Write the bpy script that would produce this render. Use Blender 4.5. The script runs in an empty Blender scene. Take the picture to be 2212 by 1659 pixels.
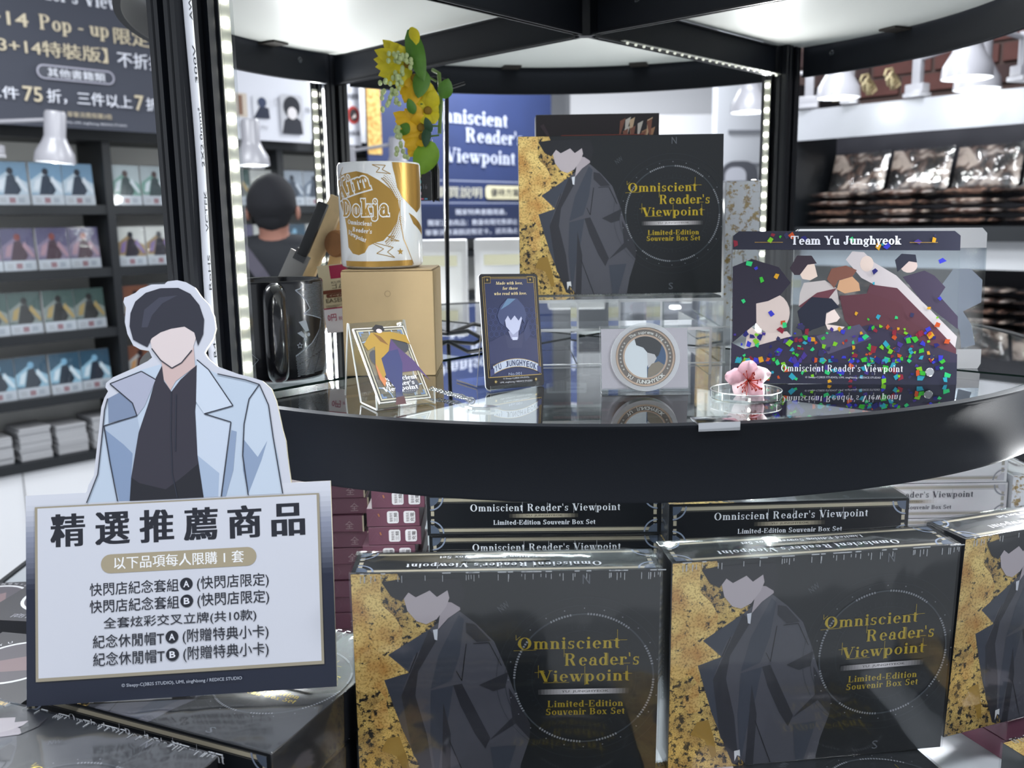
import bpy, bmesh, math, random
from mathutils import Matrix, Vector
R = math.radians
random.seed(7)
SC = bpy.context.scene
COL = SC.collection

# ------------------------------------------------------------------ camera
cam_d = bpy.data.cameras.new('camera'); cam = bpy.data.objects.new('camera', cam_d); COL.objects.link(cam)
CAMZ = .1385
_p, _r = .1765, -.0146
fwd = Vector((0, math.cos(_p), -math.sin(_p))); up0 = Vector((0, math.sin(_p), math.cos(_p))); rt0 = Vector((1, 0, 0))
rt = math.cos(_r)*rt0 + math.sin(_r)*up0; upv = -math.sin(_r)*rt0 + math.cos(_r)*up0
cam.matrix_world = Matrix(((rt.x, upv.x, -fwd.x, 0), (rt.y, upv.y, -fwd.y, 0), (rt.z, upv.z, -fwd.z, CAMZ), (0, 0, 0, 1)))
cam_d.sensor_width = 36; cam_d.lens = 36*1988.15/2212; cam_d.clip_start = .02
cam_d.dof.use_dof = True; cam_d.dof.focus_distance = .70; cam_d.dof.aperture_fstop = 10
SC.camera = cam
SC.view_settings.view_transform = 'Standard'; SC.view_settings.look = 'None'
SC.view_settings.gamma = 1; SC.view_settings.use_curve_mapping = False
SC.view_settings.exposure = 0.06
SC.cycles.transparent_max_bounces = 40
SC.cycles.max_bounces = 12
# ------------------------------------------------------------------ world and lamps
wd = bpy.data.worlds.new('world'); SC.world = wd; wd.use_nodes = True
wd.node_tree.nodes['Background'].inputs[0].default_value = (.86, .92, 1, 1)
wd.node_tree.nodes['Background'].inputs[1].default_value = .72
def area(name, loc, size, power, rot=(0, 0, 0), color=(.94, .97, 1), sy=None, spread=None):
    l = bpy.data.lights.new(name, 'AREA'); l.energy = power; l.size = size; l.color = color
    if sy: l.shape = 'RECTANGLE'; l.size_y = sy
    if spread: l.spread = R(spread)
    o = bpy.data.objects.new(name, l); COL.objects.link(o); o.location = loc; o.rotation_euler = rot
    return o
for i, (x, y, pw) in enumerate(((-1.5, 2.4, 44), (.6, 2.6, 48), (-.6, -.2, 24), (1.0, .1, 24), (.1, 1.35, 40), (.2, 5.2, 80))):  # the lamp above the rack is added to brighten what lies behind it
    area('overhead_area_light', (x, y, 1.5), 1.1, pw, sy=.3)

# ------------------------------------------------------------------ colours and materials
def lin(c):
    return c/12.92 if c <= .04045 else ((c+.055)/1.055)**2.4
def hx(s):
    s = s.lstrip('#'); return tuple(lin(int(s[i:i+2], 16)/255) for i in (0, 2, 4)) + (1,)
MATS = {}
def mat(name, col='#808080', rough=.5, metal=0, spec=.5, coat=0, bump=0, bscale=50, emit=0, var=0, trans=0):
    if name in MATS: return MATS[name]
    m = bpy.data.materials.new(name); m.use_nodes = True; MATS[name] = m
    nt = m.node_tree; b = nt.nodes['Principled BSDF']
    b.inputs['Base Color'].default_value = hx(col); b.inputs['Roughness'].default_value = rough
    b.inputs['Metallic'].default_value = metal; b.inputs['Specular IOR Level'].default_value = spec
    b.inputs['Coat Weight'].default_value = coat; b.inputs['Coat Roughness'].default_value = .05
    if emit:
        b.inputs['Emission Color'].default_value = hx(col); b.inputs['Emission Strength'].default_value = emit
    if trans: b.inputs['Alpha'].default_value = 1-trans
    if bump or var:
        tc = nt.nodes.new('ShaderNodeTexCoord'); n = nt.nodes.new('ShaderNodeTexNoise'); n.inputs['Scale'].default_value = bscale
        n.inputs['Detail'].default_value = 5
        nt.links.new(tc.outputs['Object'], n.inputs['Vector'])
        if bump:
            bp = nt.nodes.new('ShaderNodeBump'); bp.inputs['Strength'].default_value = bump; bp.inputs['Distance'].default_value = .002
            nt.links.new(n.outputs['Fac'], bp.inputs['Height']); nt.links.new(bp.outputs['Normal'], b.inputs['Normal'])
        if var:
            mx = nt.nodes.new('ShaderNodeMix'); mx.data_type = 'RGBA'; mx.blend_type = 'MULTIPLY'
            mx.inputs[0].default_value = var; mx.inputs[6].default_value = hx(col)
            nt.links.new(n.outputs['Color'], mx.inputs[7]); 
            g = nt.nodes.new('ShaderNodeRGBToBW'); nt.links.new(n.outputs['Color'], g.inputs[0])
            mr = nt.nodes.new('ShaderNodeMapRange'); mr.inputs[1].default_value = .3; mr.inputs[2].default_value = .7
            mr.inputs[3].default_value = .55; mr.inputs[4].default_value = 1.15
            nt.links.new(g.outputs[0], mr.inputs[0]); nt.links.new(mr.outputs[0], mx.inputs[7])
            nt.links.new(mx.outputs[2], b.inputs['Base Color'])
    return m
def ink_mat(name='printed_ink', rough=.35, metal=0, coat=0):
    if name in MATS: return MATS[name]
    m = mat(name, '#808080', rough, metal, coat=coat); nt = m.node_tree
    a = nt.nodes.new('ShaderNodeVertexColor'); a.layer_name = 'Col'
    nt.links.new(a.outputs['Color'], nt.nodes['Principled BSDF'].inputs['Base Color']); return m
def leaf_mat(name, gold1, gold2, ground, scale, thr):
    """crumbled gold leaf over a plain ground, laid out on the print's own UV metres"""
    if name in MATS: return MATS[name]
    m = mat(name, gold1, .32); nt = m.node_tree; b = nt.nodes['Principled BSDF']
    uv = nt.nodes.new('ShaderNodeUVMap'); n1 = nt.nodes.new('ShaderNodeTexNoise'); n2 = nt.nodes.new('ShaderNodeTexNoise')
    n1.inputs['Scale'].default_value = scale; n1.inputs['Detail'].default_value = 7; n1.inputs['Roughness'].default_value = .72
    n2.inputs['Scale'].default_value = scale*.32; n2.inputs['Detail'].default_value = 3
    n3 = nt.nodes.new('ShaderNodeTexNoise'); n3.inputs['Scale'].default_value = scale*5; n3.inputs['Detail'].default_value = 4
    for n in (n1, n2, n3): nt.links.new(uv.outputs[0], n.inputs['Vector'])
    r1 = nt.nodes.new('ShaderNodeValToRGB'); r1.color_ramp.elements[0].position = thr-.02; r1.color_ramp.elements[1].position = thr+.02
    nt.links.new(n1.outputs['Fac'], r1.inputs[0])
    r2 = nt.nodes.new('ShaderNodeValToRGB'); e = r2.color_ramp.elements
    e[0].position = .35; e[0].color = hx(gold2); e[1].position = .62; e[1].color = hx(gold1)
    nt.links.new(n2.outputs['Fac'], r2.inputs[0])
    r3 = nt.nodes.new('ShaderNodeValToRGB'); r3.color_ramp.elements[0].position = .4; r3.color_ramp.elements[1].position = .5
    r3.color_ramp.elements[0].color = (.42, .33, .2, 1)
    nt.links.new(n3.outputs['Fac'], r3.inputs[0])
    mm = nt.nodes.new('ShaderNodeMix'); mm.data_type = 'RGBA'; mm.blend_type = 'MULTIPLY'; mm.inputs[0].default_value = .65
    nt.links.new(r2.outputs[0], mm.inputs[6]); nt.links.new(r3.outputs[0], mm.inputs[7])
    mx = nt.nodes.new('ShaderNodeMix'); mx.data_type = 'RGBA'; mx.inputs[6].default_value = hx(ground)
    nt.links.new(r1.outputs[0], mx.inputs[0]); nt.links.new(mm.outputs[2], mx.inputs[7])
    nt.links.new(mx.outputs[2], b.inputs['Base Color'])
    mt = nt.nodes.new('ShaderNodeMath'); mt.operation = 'MULTIPLY'; mt.inputs[1].default_value = .25
    nt.links.new(r1.outputs[0], mt.inputs[0]); nt.links.new(mt.outputs[0], b.inputs['Metallic'])
    return m
def sheet_mat(name, tint='#ffffff', rough=.02, ior=1.5, bump=0, bscale=60, extra=0, gcol='#ffffff', stretch=None):
    """clear sheet: transmits straight through, mirrors by Fresnel"""
    if name in MATS: return MATS[name]
    m = bpy.data.materials.new(name); m.use_nodes = True; MATS[name] = m; nt = m.node_tree
    nt.nodes.remove(nt.nodes['Principled BSDF']); out = nt.nodes['Material Output']
    t = nt.nodes.new('ShaderNodeBsdfTransparent'); t.inputs[0].default_value = hx(tint)
    g = nt.nodes.new('ShaderNodeBsdfGlossy'); g.inputs['Roughness'].default_value = rough; g.inputs[0].default_value = hx(gcol)
    f = nt.nodes.new('ShaderNodeFresnel'); f.inputs[0].default_value = ior
    mx = nt.nodes.new('ShaderNodeMixShader'); nt.links.new(t.outputs[0], mx.inputs[1]); nt.links.new(g.outputs[0], mx.inputs[2])
    # both faces' mirror share is taken on the way in; leaving the sheet is free
    a = nt.nodes.new('ShaderNodeMath'); a.operation = 'MULTIPLY_ADD'; a.use_clamp = True; a.inputs[1].default_value = 1.3; a.inputs[2].default_value = extra
    nt.links.new(f.outputs[0], a.inputs[0])
    ge = nt.nodes.new('ShaderNodeNewGeometry'); iv = nt.nodes.new('ShaderNodeMath'); iv.operation = 'SUBTRACT'; iv.inputs[0].default_value = 1
    nt.links.new(ge.outputs['Backfacing'], iv.inputs[1]); ml = nt.nodes.new('ShaderNodeMath'); ml.operation = 'MULTIPLY'
    nt.links.new(a.outputs[0], ml.inputs[0]); nt.links.new(iv.outputs[0], ml.inputs[1]); nt.links.new(ml.outputs[0], mx.inputs[0])
    if bump:
        tc = nt.nodes.new('ShaderNodeTexCoord'); n = nt.nodes.new('ShaderNodeTexNoise'); n.inputs['Scale'].default_value = bscale
        n.inputs['Detail'].default_value = 1; n.inputs['Distortion'].default_value = 1.2
        if stretch:
            mp = nt.nodes.new('ShaderNodeMapping'); mp.inputs['Scale'].default_value = stretch
            nt.links.new(tc.outputs['Object'], mp.inputs[0]); nt.links.new(mp.outputs[0], n.inputs['Vector'])
        else: nt.links.new(tc.outputs['Object'], n.inputs['Vector'])
        bp = nt.nodes.new('ShaderNodeBump'); bp.inputs['Strength'].default_value = bump; bp.inputs['Distance'].default_value = .004
        nt.links.new(n.outputs['Fac'], bp.inputs['Height']); nt.links.new(bp.outputs['Normal'], g.inputs['Normal'])
    nt.links.new(mx.outputs[0], out.inputs[0]); return m
M_BLACK = mat('black_powder_coat', '#10141b', .55, 0, .2, bump=.05, bscale=900)
M_BLACK2 = mat('black_anodised', '#0d1016', .38, 0, .35)
M_PANEL = mat('white_panel', '#cfd0cc', .38, bump=.03, bscale=30)
M_WHITE = mat('white_laminate', '#dcdde0', .4)
M_INK = ink_mat(); M_INKG = ink_mat('glossy_ink', .12, 0, .6); M_FOIL = ink_mat('gold_foil', .3, .55)
M_LEAF = leaf_mat('gold_leaf_on_black', '#f6d98a', '#c99550', '#14161a', 135, .40)
M_LEAFS = leaf_mat('sparse_leaf_on_black', '#eacb7a', '#b08f56', '#16181c', 190, .465)
M_LEAFW = leaf_mat('gold_leaf_on_white', '#c2a253', '#a5885a', '#f4f5f8', 110, .54)
M_GLASS = sheet_mat('shelf_glass', '#f6faf9', .0, 1.5)
M_GEDGE = mat('glass_edge', '#1d2b28', .15)
M_ACR = sheet_mat('clear_acrylic', '#f8fafa', .02, 1.49, extra=.05)
M_ACRE = sheet_mat('acrylic_edge', '#f4f8f8', .3, 1.6, extra=.5)
M_WRAP = sheet_mat('shrink_film', '#f6f7f8', .09, 1.5, bump=.34, bscale=22, extra=.015, stretch=(1, 1, .35))
M_FILM = sheet_mat('crinkled_bag_film', '#f6f7f8', .16, 1.5, bump=1.0, bscale=26, extra=.16)
M_CHROME = mat('polished_steel', '#d5d7da', .14, 1)

# ------------------------------------------------------------------ mesh helpers
class G:
    def __init__(s): s.v = []; s.f = []; s.m = []; s.ms = []; s.T = Matrix.Identity(4); s.solid = True
    def mi(s, m):
        if m not in s.ms: s.ms.append(m)
        return s.ms.index(m)
    def add(s, vs, fs, m):
        o = len(s.v); s.v += [tuple(s.T @ Vector(p)) for p in vs]; i = s.mi(m)
        for f in fs: s.f.append(tuple(o+k for k in f)); s.m.append(i)
    def box(s, x0, x1, y0, y1, z0, z1, m):
        s.add([(x0, y0, z0), (x1, y0, z0), (x1, y1, z0), (x0, y1, z0), (x0, y0, z1), (x1, y0, z1), (x1, y1, z1), (x0, y1, z1)],
              [(0, 3, 2, 1), (4, 5, 6, 7), (0, 1, 5, 4), (1, 2, 6, 5), (2, 3, 7, 6), (3, 0, 4, 7)], m)
    def plate(s, x0, x1, y0, y1, z0, z1, m, me):
        """box whose thin faces take the edge material"""
        d = (x1-x0, y1-y0, z1-z0); k = d.index(min(d))
        vs = [(x0, y0, z0), (x1, y0, z0), (x1, y1, z0), (x0, y1, z0), (x0, y0, z1), (x1, y0, z1), (x1, y1, z1), (x0, y1, z1)]
        fz, fy, fx = [(0, 3, 2, 1), (4, 5, 6, 7)], [(0, 1, 5, 4), (2, 3, 7, 6)], [(1, 2, 6, 5), (3, 0, 4, 7)]
        for j, fs in ((0, fx), (1, fy), (2, fz)): s.add(vs, fs, m if j == k else me)
    def prism(s, poly, z0, z1, m, me=None, axis='z'):
        """polygon extruded; axis z: (x,y)->xy; axis y: (x,y)->xz with z0,z1 along y"""
        n = len(poly)
        if axis == 'z': vs = [(x, y, z0) for x, y in poly] + [(x, y, z1) for x, y in poly]
        elif axis == 'y': vs = [(x, z0, y) for x, y in poly] + [(x, z1, y) for x, y in poly]
        else: vs = [(z0, x, y) for x, y in poly] + [(z1, x, y) for x, y in poly]
        s.add(vs, [tuple(range(n))[::-1], tuple(range(n, 2*n))], m)
        s.add(vs, [(i, (i+1) % n, n+(i+1) % n, n+i) for i in range(n)], me or m)
    def tube(s, pts, r, m, n=8, closed=False):
        pts = [Vector(p) for p in pts]; k = len(pts); vs = []
        rr = r if hasattr(r, '__len__') else [r]*k
        ref = Vector((0, 0, 1)); prev = None
        for i, p in enumerate(pts):
            a = pts[(i-1) % k] if (closed or i) else p; b = pts[(i+1) % k] if (closed or i < k-1) else p
            t = (b-a).normalized()
            if prev is None:
                u = t.cross(ref)
                if u.length < 1e-3: u = t.cross(Vector((1, 0, 0)))
            else: u = prev - t*prev.dot(t)
            u.normalize(); prev = u; w = t.cross(u)
            vs += [tuple(p+rr[i]*(math.cos(2*math.pi*j/n)*u+math.sin(2*math.pi*j/n)*w)) for j in range(n)]
        fs = []
        for i in range(k if closed else k-1):
            a, b = i*n, ((i+1) % k)*n
            fs += [(a+j, a+(j+1) % n, b+(j+1) % n, b+j) for j in range(n)]
        if not closed: fs += [tuple(range(n))[::-1], tuple(range((k-1)*n, k*n))]
        s.add(vs, fs, m)
    def lathe(s, prof, m, n=32, c=(0, 0, 0), close=True):
        vs = []; k = len(prof)
        for r_, z in prof: vs += [(c[0]+r_*math.cos(2*math.pi*j/n), c[1]+r_*math.sin(2*math.pi*j/n), c[2]+z) for j in range(n)]
        fs = [(i*n+j, i*n+(j+1) % n, (i+1)*n+(j+1) % n, (i+1)*n+j) for i in range(k-1) for j in range(n)]
        if close: fs += [tuple(range(n))[::-1], tuple(range((k-1)*n, k*n))]
        s.add(vs, fs, m)
    def ball(s, c, r, m, n=8, k=5, sq=(1, 1, 1)):
        vs = [(c[0], c[1], c[2]+r*sq[2])]
        for i in range(1, k):
            a = math.pi*i/k
            vs += [(c[0]+sq[0]*r*math.sin(a)*math.cos(2*math.pi*j/n), c[1]+sq[1]*r*math.sin(a)*math.sin(2*math.pi*j/n), c[2]+sq[2]*r*math.cos(a)) for j in range(n)]
        vs.append((c[0], c[1], c[2]-r*sq[2])); e = len(vs)-1
        fs = [(0, 1+j, 1+(j+1) % n) for j in range(n)]
        for i in range(k-2): fs += [(1+i*n+j, 1+(i+1)*n+j, 1+(i+1)*n+(j+1) % n, 1+i*n+(j+1) % n) for j in range(n)]
        fs += [(1+(k-2)*n+j, e, 1+(k-2)*n+(j+1) % n) for j in range(n)]
        s.add(vs, fs, m)
    def build(s, name, parent=None, smooth=False, bevel=0, seg=2):
        me = bpy.data.meshes.new(name); me.from_pydata(s.v, [], s.f)
        for m in s.ms: me.materials.append(m)
        me.polygons.foreach_set('material_index', s.m)
        if bevel or smooth or s.solid:
            bm = bmesh.new(); bm.from_mesh(me)
            bmesh.ops.remove_doubles(bm, verts=bm.verts, dist=1e-6)
            if bevel:
                ed = [e for e in bm.edges if len(e.link_faces) == 2 and e.calc_face_angle(0) > .6]
                bmesh.ops.bevel(bm, geom=ed, offset=bevel, segments=seg, affect='EDGES', profile=.6)
            bmesh.ops.recalc_face_normals(bm, faces=bm.faces); bm.to_mesh(me); bm.free()
        if smooth or bevel:
            me.polygons.foreach_set('use_smooth', [True]*len(me.polygons)); me.set_sharp_from_angle(angle=R(35))
        o = bpy.data.objects.new(name, me); COL.objects.link(o); o.parent = parent
        return o
def ell(cx, cy, rx, ry, a0=0, a1=360, n=28):
    return [(cx+rx*math.cos(R(a0+(a1-a0)*i/n)), cy+ry*math.sin(R(a0+(a1-a0)*i/n))) for i in range(n if a1-a0 >= 360 else n+1)]
def rrect(x0, y0, x1, y1, r, n=5):
    p = []
    for cx, cy, a in ((x1-r, y1-r, 0), (x0+r, y1-r, 90), (x0+r, y0+r, 180), (x1-r, y0+r, 270)):
        p += [(cx+r*math.cos(R(a+90*i/n)), cy+r*math.sin(R(a+90*i/n))) for i in range(n+1)]
    return p
def ring(cx, cy, r0, r1, a0=0, a1=360, n=64):
    """list of quads"""
    q = []
    for i in range(n):
        a, b = R(a0+(a1-a0)*i/n), R(a0+(a1-a0)*(i+1)/n)
        q.append([(cx+r0*math.cos(a), cy+r0*math.sin(a)), (cx+r1*math.cos(a), cy+r1*math.sin(a)),
                  (cx+r1*math.cos(b), cy+r1*math.sin(b)), (cx+r0*math.cos(b), cy+r0*math.sin(b))])
    return q
# ------------------------------------------------------------------ a modern serif drawn from stems, hairlines and bowls
_t, _h = .125, .03
def _st(x, a, b): return [('r', x, a, x+_t, b)]
def _ft(x, y=0): return [('r', x-.045, y, x+_t+.045, y+_h)]
def _tl(x, y): return [('r', x-.05, y-_h, x+.02, y)]
_dn = lambda x, tt=_t: [('d', x+.13, x-.01, 0, .46, tt), ('d', x+.19, x+.35, 0, .46, .032), ('r', x-.05, .432, x+.17, .46), ('r', x+.28, .432, x+.45, .46)]
GL = {
 'O': (.76, [('a', .37, .35, .34, .36, 0, 360, .15, .03)]),
 'R': (.70, _st(.07, 0, .7)+_ft(.07)+_tl(.07, .7)+[('a', .3, .525, .24, .175, -90, 90, .13, .03), ('r', .1, .67, .3, .7), ('r', .1, .35, .3, .38), ('d', .45, .27, 0, .37, .14)]),
 'P': (.62, _st(.07, 0, .7)+_ft(.07)+_tl(.07, .7)+[('a', .3, .525, .24, .175, -90, 90, .13, .03), ('r', .1, .67, .3, .7), ('r', .1, .35, .3, .38)]),
 'B': (.66, _st(.07, 0, .7)+_tl(.07, .7)+_tl(.07, .03)+[('a', .3, .53, .22, .17, -90, 90, .12, .03), ('a', .3, .19, .27, .19, -90, 90, .14, .03), ('r', .1, .67, .3, .7), ('r', .1, .36, .3, .385), ('r', .1, 0, .3, .03)]),
 'D': (.72, _st(.07, 0, .7)+_tl(.07, .7)+_tl(.07, .03)+[('a', .28, .35, .36, .35, -90, 90, .15, .03), ('r', .1, .67, .3, .7), ('r', .1, 0, .3, .03)]),
 'L': (.58, _st(.07, 0, .7)+_ft(.07, .67)+_tl(.07, .03)+[('r', .07, 0, .52, .03), ('r', .49, 0, .52, .22)]),
 'E': (.62, _st(.07, 0, .7)+_tl(.07, .7)+_tl(.07, .03)+[('r', .07, 0, .56, .03), ('r', .53, 0, .56, .2), ('r', .07, .67, .54, .7), ('r', .51, .52, .54, .7), ('r', .07, .35, .4, .38), ('r', .38, .27, .41, .46)]),
 'S': (.56, [('a', .27, .52, .21, .19, 35, 265, .12, .05), ('a', .27, .185, .22, .195, -145, 88, .13, .05), ('r', .44, .5, .465, .7), ('r', .04, 0, .065, .2)]),
 'V': (.68, [('d', .29, .04, 0, .7, .16), ('d', .36, .58, 0, .7, .032), ('r', -.01, .67, .27, .7), ('r', .5, .67, .7, .7)]),
 'K': (.74, _st(.07, 0, .7)+_ft(.07)+_ft(.07, .67)+[('d', .2, .56, .26, .7, .032), ('d', .5, .26, 0, .43, .15), ('r', .47, 0, .74, .03), ('r', .48, .67, .68, .7)]),
 'T': (.66, _st(.265, 0, .7)+_ft(.265)+[('r', .03, .67, .63, .7), ('r', .03, .5, .055, .7), ('r', .605, .5, .63, .7)]),
 'Y': (.66, _st(.27, 0, .34)+_ft(.27)+[('d', .27, .04, .3, .7, .13), ('d', .35, .56, .3, .7, .032), ('r', -.01, .67, .22, .7), ('r', .48, .67, .67, .7)]),
 'J': (.50, _st(.24, .12, .7)+_ft(.24, .67)+[('a', .2, .13, .165, .14, 180, 360, .1, .03), ('c', .09, .15, .07)]),
 'M': (.88, [('r', .09, 0, .12, .7), ('d', .37, .09, 0, .7, .14), ('d', .42, .66, 0, .7, .032), ('r', .66, 0, .79, .7), ('r', .02, 0, .2, .03), ('r', .6, 0, .86, .03)]),
 'n': (.52, _st(.06, 0, .46)+_ft(.06)+_tl(.06, .46)+[('a', .26, .29, .185, .175, 0, 150, .125, .03)]+_st(.32, 0, .3)+_ft(.32)),
 'm': (.78, _st(.06, 0, .46)+_ft(.06)+_tl(.06, .46)+[('a', .26, .29, .185, .175, 0, 150, .125, .03), ('a', .52, .29, .185, .175, 0, 150, .125, .03)]+_st(.32, 0, .3)+_ft(.32)+_st(.58, 0, .3)+_ft(.58)),
 'h': (.52, _st(.06, 0, .7)+_ft(.06)+_tl(.06, .7)+[('a', .26, .29, .185, .175, 0, 150, .125, .03)]+_st(.32, 0, .3)+_ft(.32)),
 'i': (.25, _st(.06, 0, .46)+_ft(.06)+_tl(.06, .46)+[('c', .125, .62, .07)]),
 'l': (.25, _st(.06, 0, .7)+_ft(.06)+_tl(.06, .7)),
 'j': (.26, _st(.08, -.08, .46)+_tl(.08, .46)+[('a', .06, -.08, .145, .12, 270, 360, .11, .03), ('c', .145, .62, .07), ('c', .02, -.14, .05)]),
 'c': (.45, [('a', .24, .23, .21, .24, 45, 315, .12, .03), ('c', .37, .36, .055)]),
 'e': (.47, [('a', .24, .23, .21, .24, 0, 318, .12, .03), ('r', .1, .235, .44, .262)]),
 'o': (.50, [('a', .25, .23, .22, .24, 0, 360, .12, .03)]),
 't': (.32, _st(.08, .08, .58)+[('r', 0, .432, .28, .46), ('a', .205, .1, .125, .11, 180, 310, .12, .03)]),
 's': (.38, [('a', .19, .34, .145, .13, 35, 262, .085, .045), ('a', .19, .125, .15, .135, -145, 85, .09, .045), ('r', .31, .33, .335, .47), ('r', .035, 0, .06, .14)]),
 'a': (.48, [('a', .2, .14, .165, .15, 60, 330, .11, .03), ('r', .2, .235, .34, .26), ('a', .25, .31, .165, .16, 0, 150, .11, .03), ('r', .305, .03, .415, .32), ('r', .305, 0, .48, .035), ('c', .13, .34, .055)]),
 'd': (.53, [('a', .24, .23, .21, .24, 0, 360, .12, .03)]+_st(.33, 0, .7)+_tl(.33, .7)+[('r', .4, 0, .51, .03)]),
 'b': (.53, [('a', .28, .23, .21, .24, 0, 360, .12, .03)]+_st(.06, 0, .7)+_tl(.06, .7)),
 'p': (.53, [('a', .28, .23, .21, .24, 0, 360, .12, .03)]+_st(.06, -.2, .46)+_ft(.06, -.2)+_tl(.06, .46)),
 'g': (.48, [('a', .21, .3, .175, .17, 0, 360, .11, .03), ('a', .22, -.08, .2, .125, 0, 360, .07, .04), ('r', .1, .03, .34, .09), ('c', .42, .42, .05)]),
 'r': (.40, _st(.06, 0, .46)+_ft(.06)+_tl(.06, .46)+[('a', .27, .32, .15, .15, 50, 175, .06, .04), ('c', .34, .38, .06)]),
 'u': (.53, _st(.06, .14, .46)+_tl(.06, .46)+[('a', .24, .17, .18, .18, 180, 340, .12, .03)]+_st(.34, 0, .46)+_tl(.34, .46)+[('r', .4, 0, .52, .03)]),
 'v': (.47, _dn(.04)), 'w': (.72, _dn(.04)+_dn(.29)),
 'x': (.48, [('d', .3, .04, 0, .46, .13), ('d', .06, .38, 0, .46, .032), ('r', 0, .432, .2, .46), ('r', .3, .432, .46, .46), ('r', 0, 0, .16, .03), ('r', .26, 0, .48, .03)]),
 'y': (.47, [('d', .17, .03, 0, .46, .125), ('d', .09, .39, -.2, .46, .032), ('r', -.01, .432, .2, .46), ('r', .32, .432, .48, .46), ('c', .08, -.15, .055)]),
 'k': (.52, _st(.06, 0, .7)+_ft(.06)+_tl(.06, .7)+[('d', .17, .38, .18, .46, .032), ('d', .31, .18, 0, .28, .13), ('r', .3, 0, .5, .03), ('r', .3, .432, .46, .46)]),
 'f': (.32, _st(.08, 0, .58)+_ft(.08)+[('a', .23, .56, .15, .15, 50, 180, .12, .03), ('c', .31, .63, .05), ('r', 0, .432, .28, .46)]),
 "'": (.18, [('d', .06, .04, .48, .7, .06)]), '-': (.32, [('r', .03, .22, .28, .27)]), ',': (.2, [('c', .1, .04, .06), ('d', .03, .1, -.1, .03, .04)]),
 '.': (.2, [('c', .1, .05, .06)]), ' ': (.27, []),
}
def serif(txt, grow=0, slant=0, track=.03):
    """polygons in em, and width"""
    x = 0; out = []
    for ch in txt:
        adv, pr = GL.get(ch, GL[' ']); g = grow
        for q in pr:
            if q[0] == 'r': ps = [[(q[1]-g, q[2]-g), (q[3]+g, q[2]-g), (q[3]+g, q[4]+g), (q[1]-g, q[4]+g)]]
            elif q[0] == 'd': ps = [[(q[1]-g, q[3]-g), (q[1]+q[5]+g, q[3]-g), (q[2]+q[5]+g, q[4]+g), (q[2]-g, q[4]+g)]]
            elif q[0] == 'c': ps = [ell(q[1], q[2], q[3]+g, q[3]+g, n=10)]
            else:
                _, cx, cy, rx, ry, a0, a1, t, h = q; rx += g; ry += g; t += 2*g; h += 2*g; n = max(6, int((a1-a0)/18)); ps = []
                for i in range(n):
                    a, b = R(a0+(a1-a0)*i/n), R(a0+(a1-a0)*(i+1)/n)
                    ps.append([(cx+rx*math.cos(a), cy+ry*math.sin(a)), (cx+rx*math.cos(b), cy+ry*math.sin(b)),
                               (cx+max(rx-t, .005)*math.cos(b), cy+max(ry-h, .005)*math.sin(b)), (cx+max(rx-t, .005)*math.cos(a), cy+max(ry-h, .005)*math.sin(a))])
            for p in ps: out.append([(x+u+slant*v, v) for u, v in p])
        x += adv+track
    return out, x-track
_sans = {}
def sans(txt, off=0.0):
    """filled outlines of the built-in font (with its CJK fall-back): verts, faces, bbox"""
    k = (txt, off)
    if k in _sans: return _sans[k]
    c = bpy.data.curves.new('t', 'FONT'); c.body = txt; c.offset = off; c.resolution_u = 2; c.fill_mode = 'FRONT'
    o = bpy.data.objects.new('t', c); COL.objects.link(o)
    dg = bpy.context.evaluated_depsgraph_get(); ev = o.evaluated_get(dg); me = ev.to_mesh()
    vs = [(v.co.x, v.co.y) for v in me.vertices]; fs = [tuple(p.vertices) for p in me.polygons]
    ev.to_mesh_clear(); bpy.data.objects.remove(o); bpy.data.curves.remove(c)
    if not vs: vs = [(0, 0), (1, 0), (1, 1)]; fs = []
    bb = (min(v[0] for v in vs), min(v[1] for v in vs), max(v[0] for v in vs), max(v[1] for v in vs))
    _sans[k] = (vs, fs, bb); return _sans[k]
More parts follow.
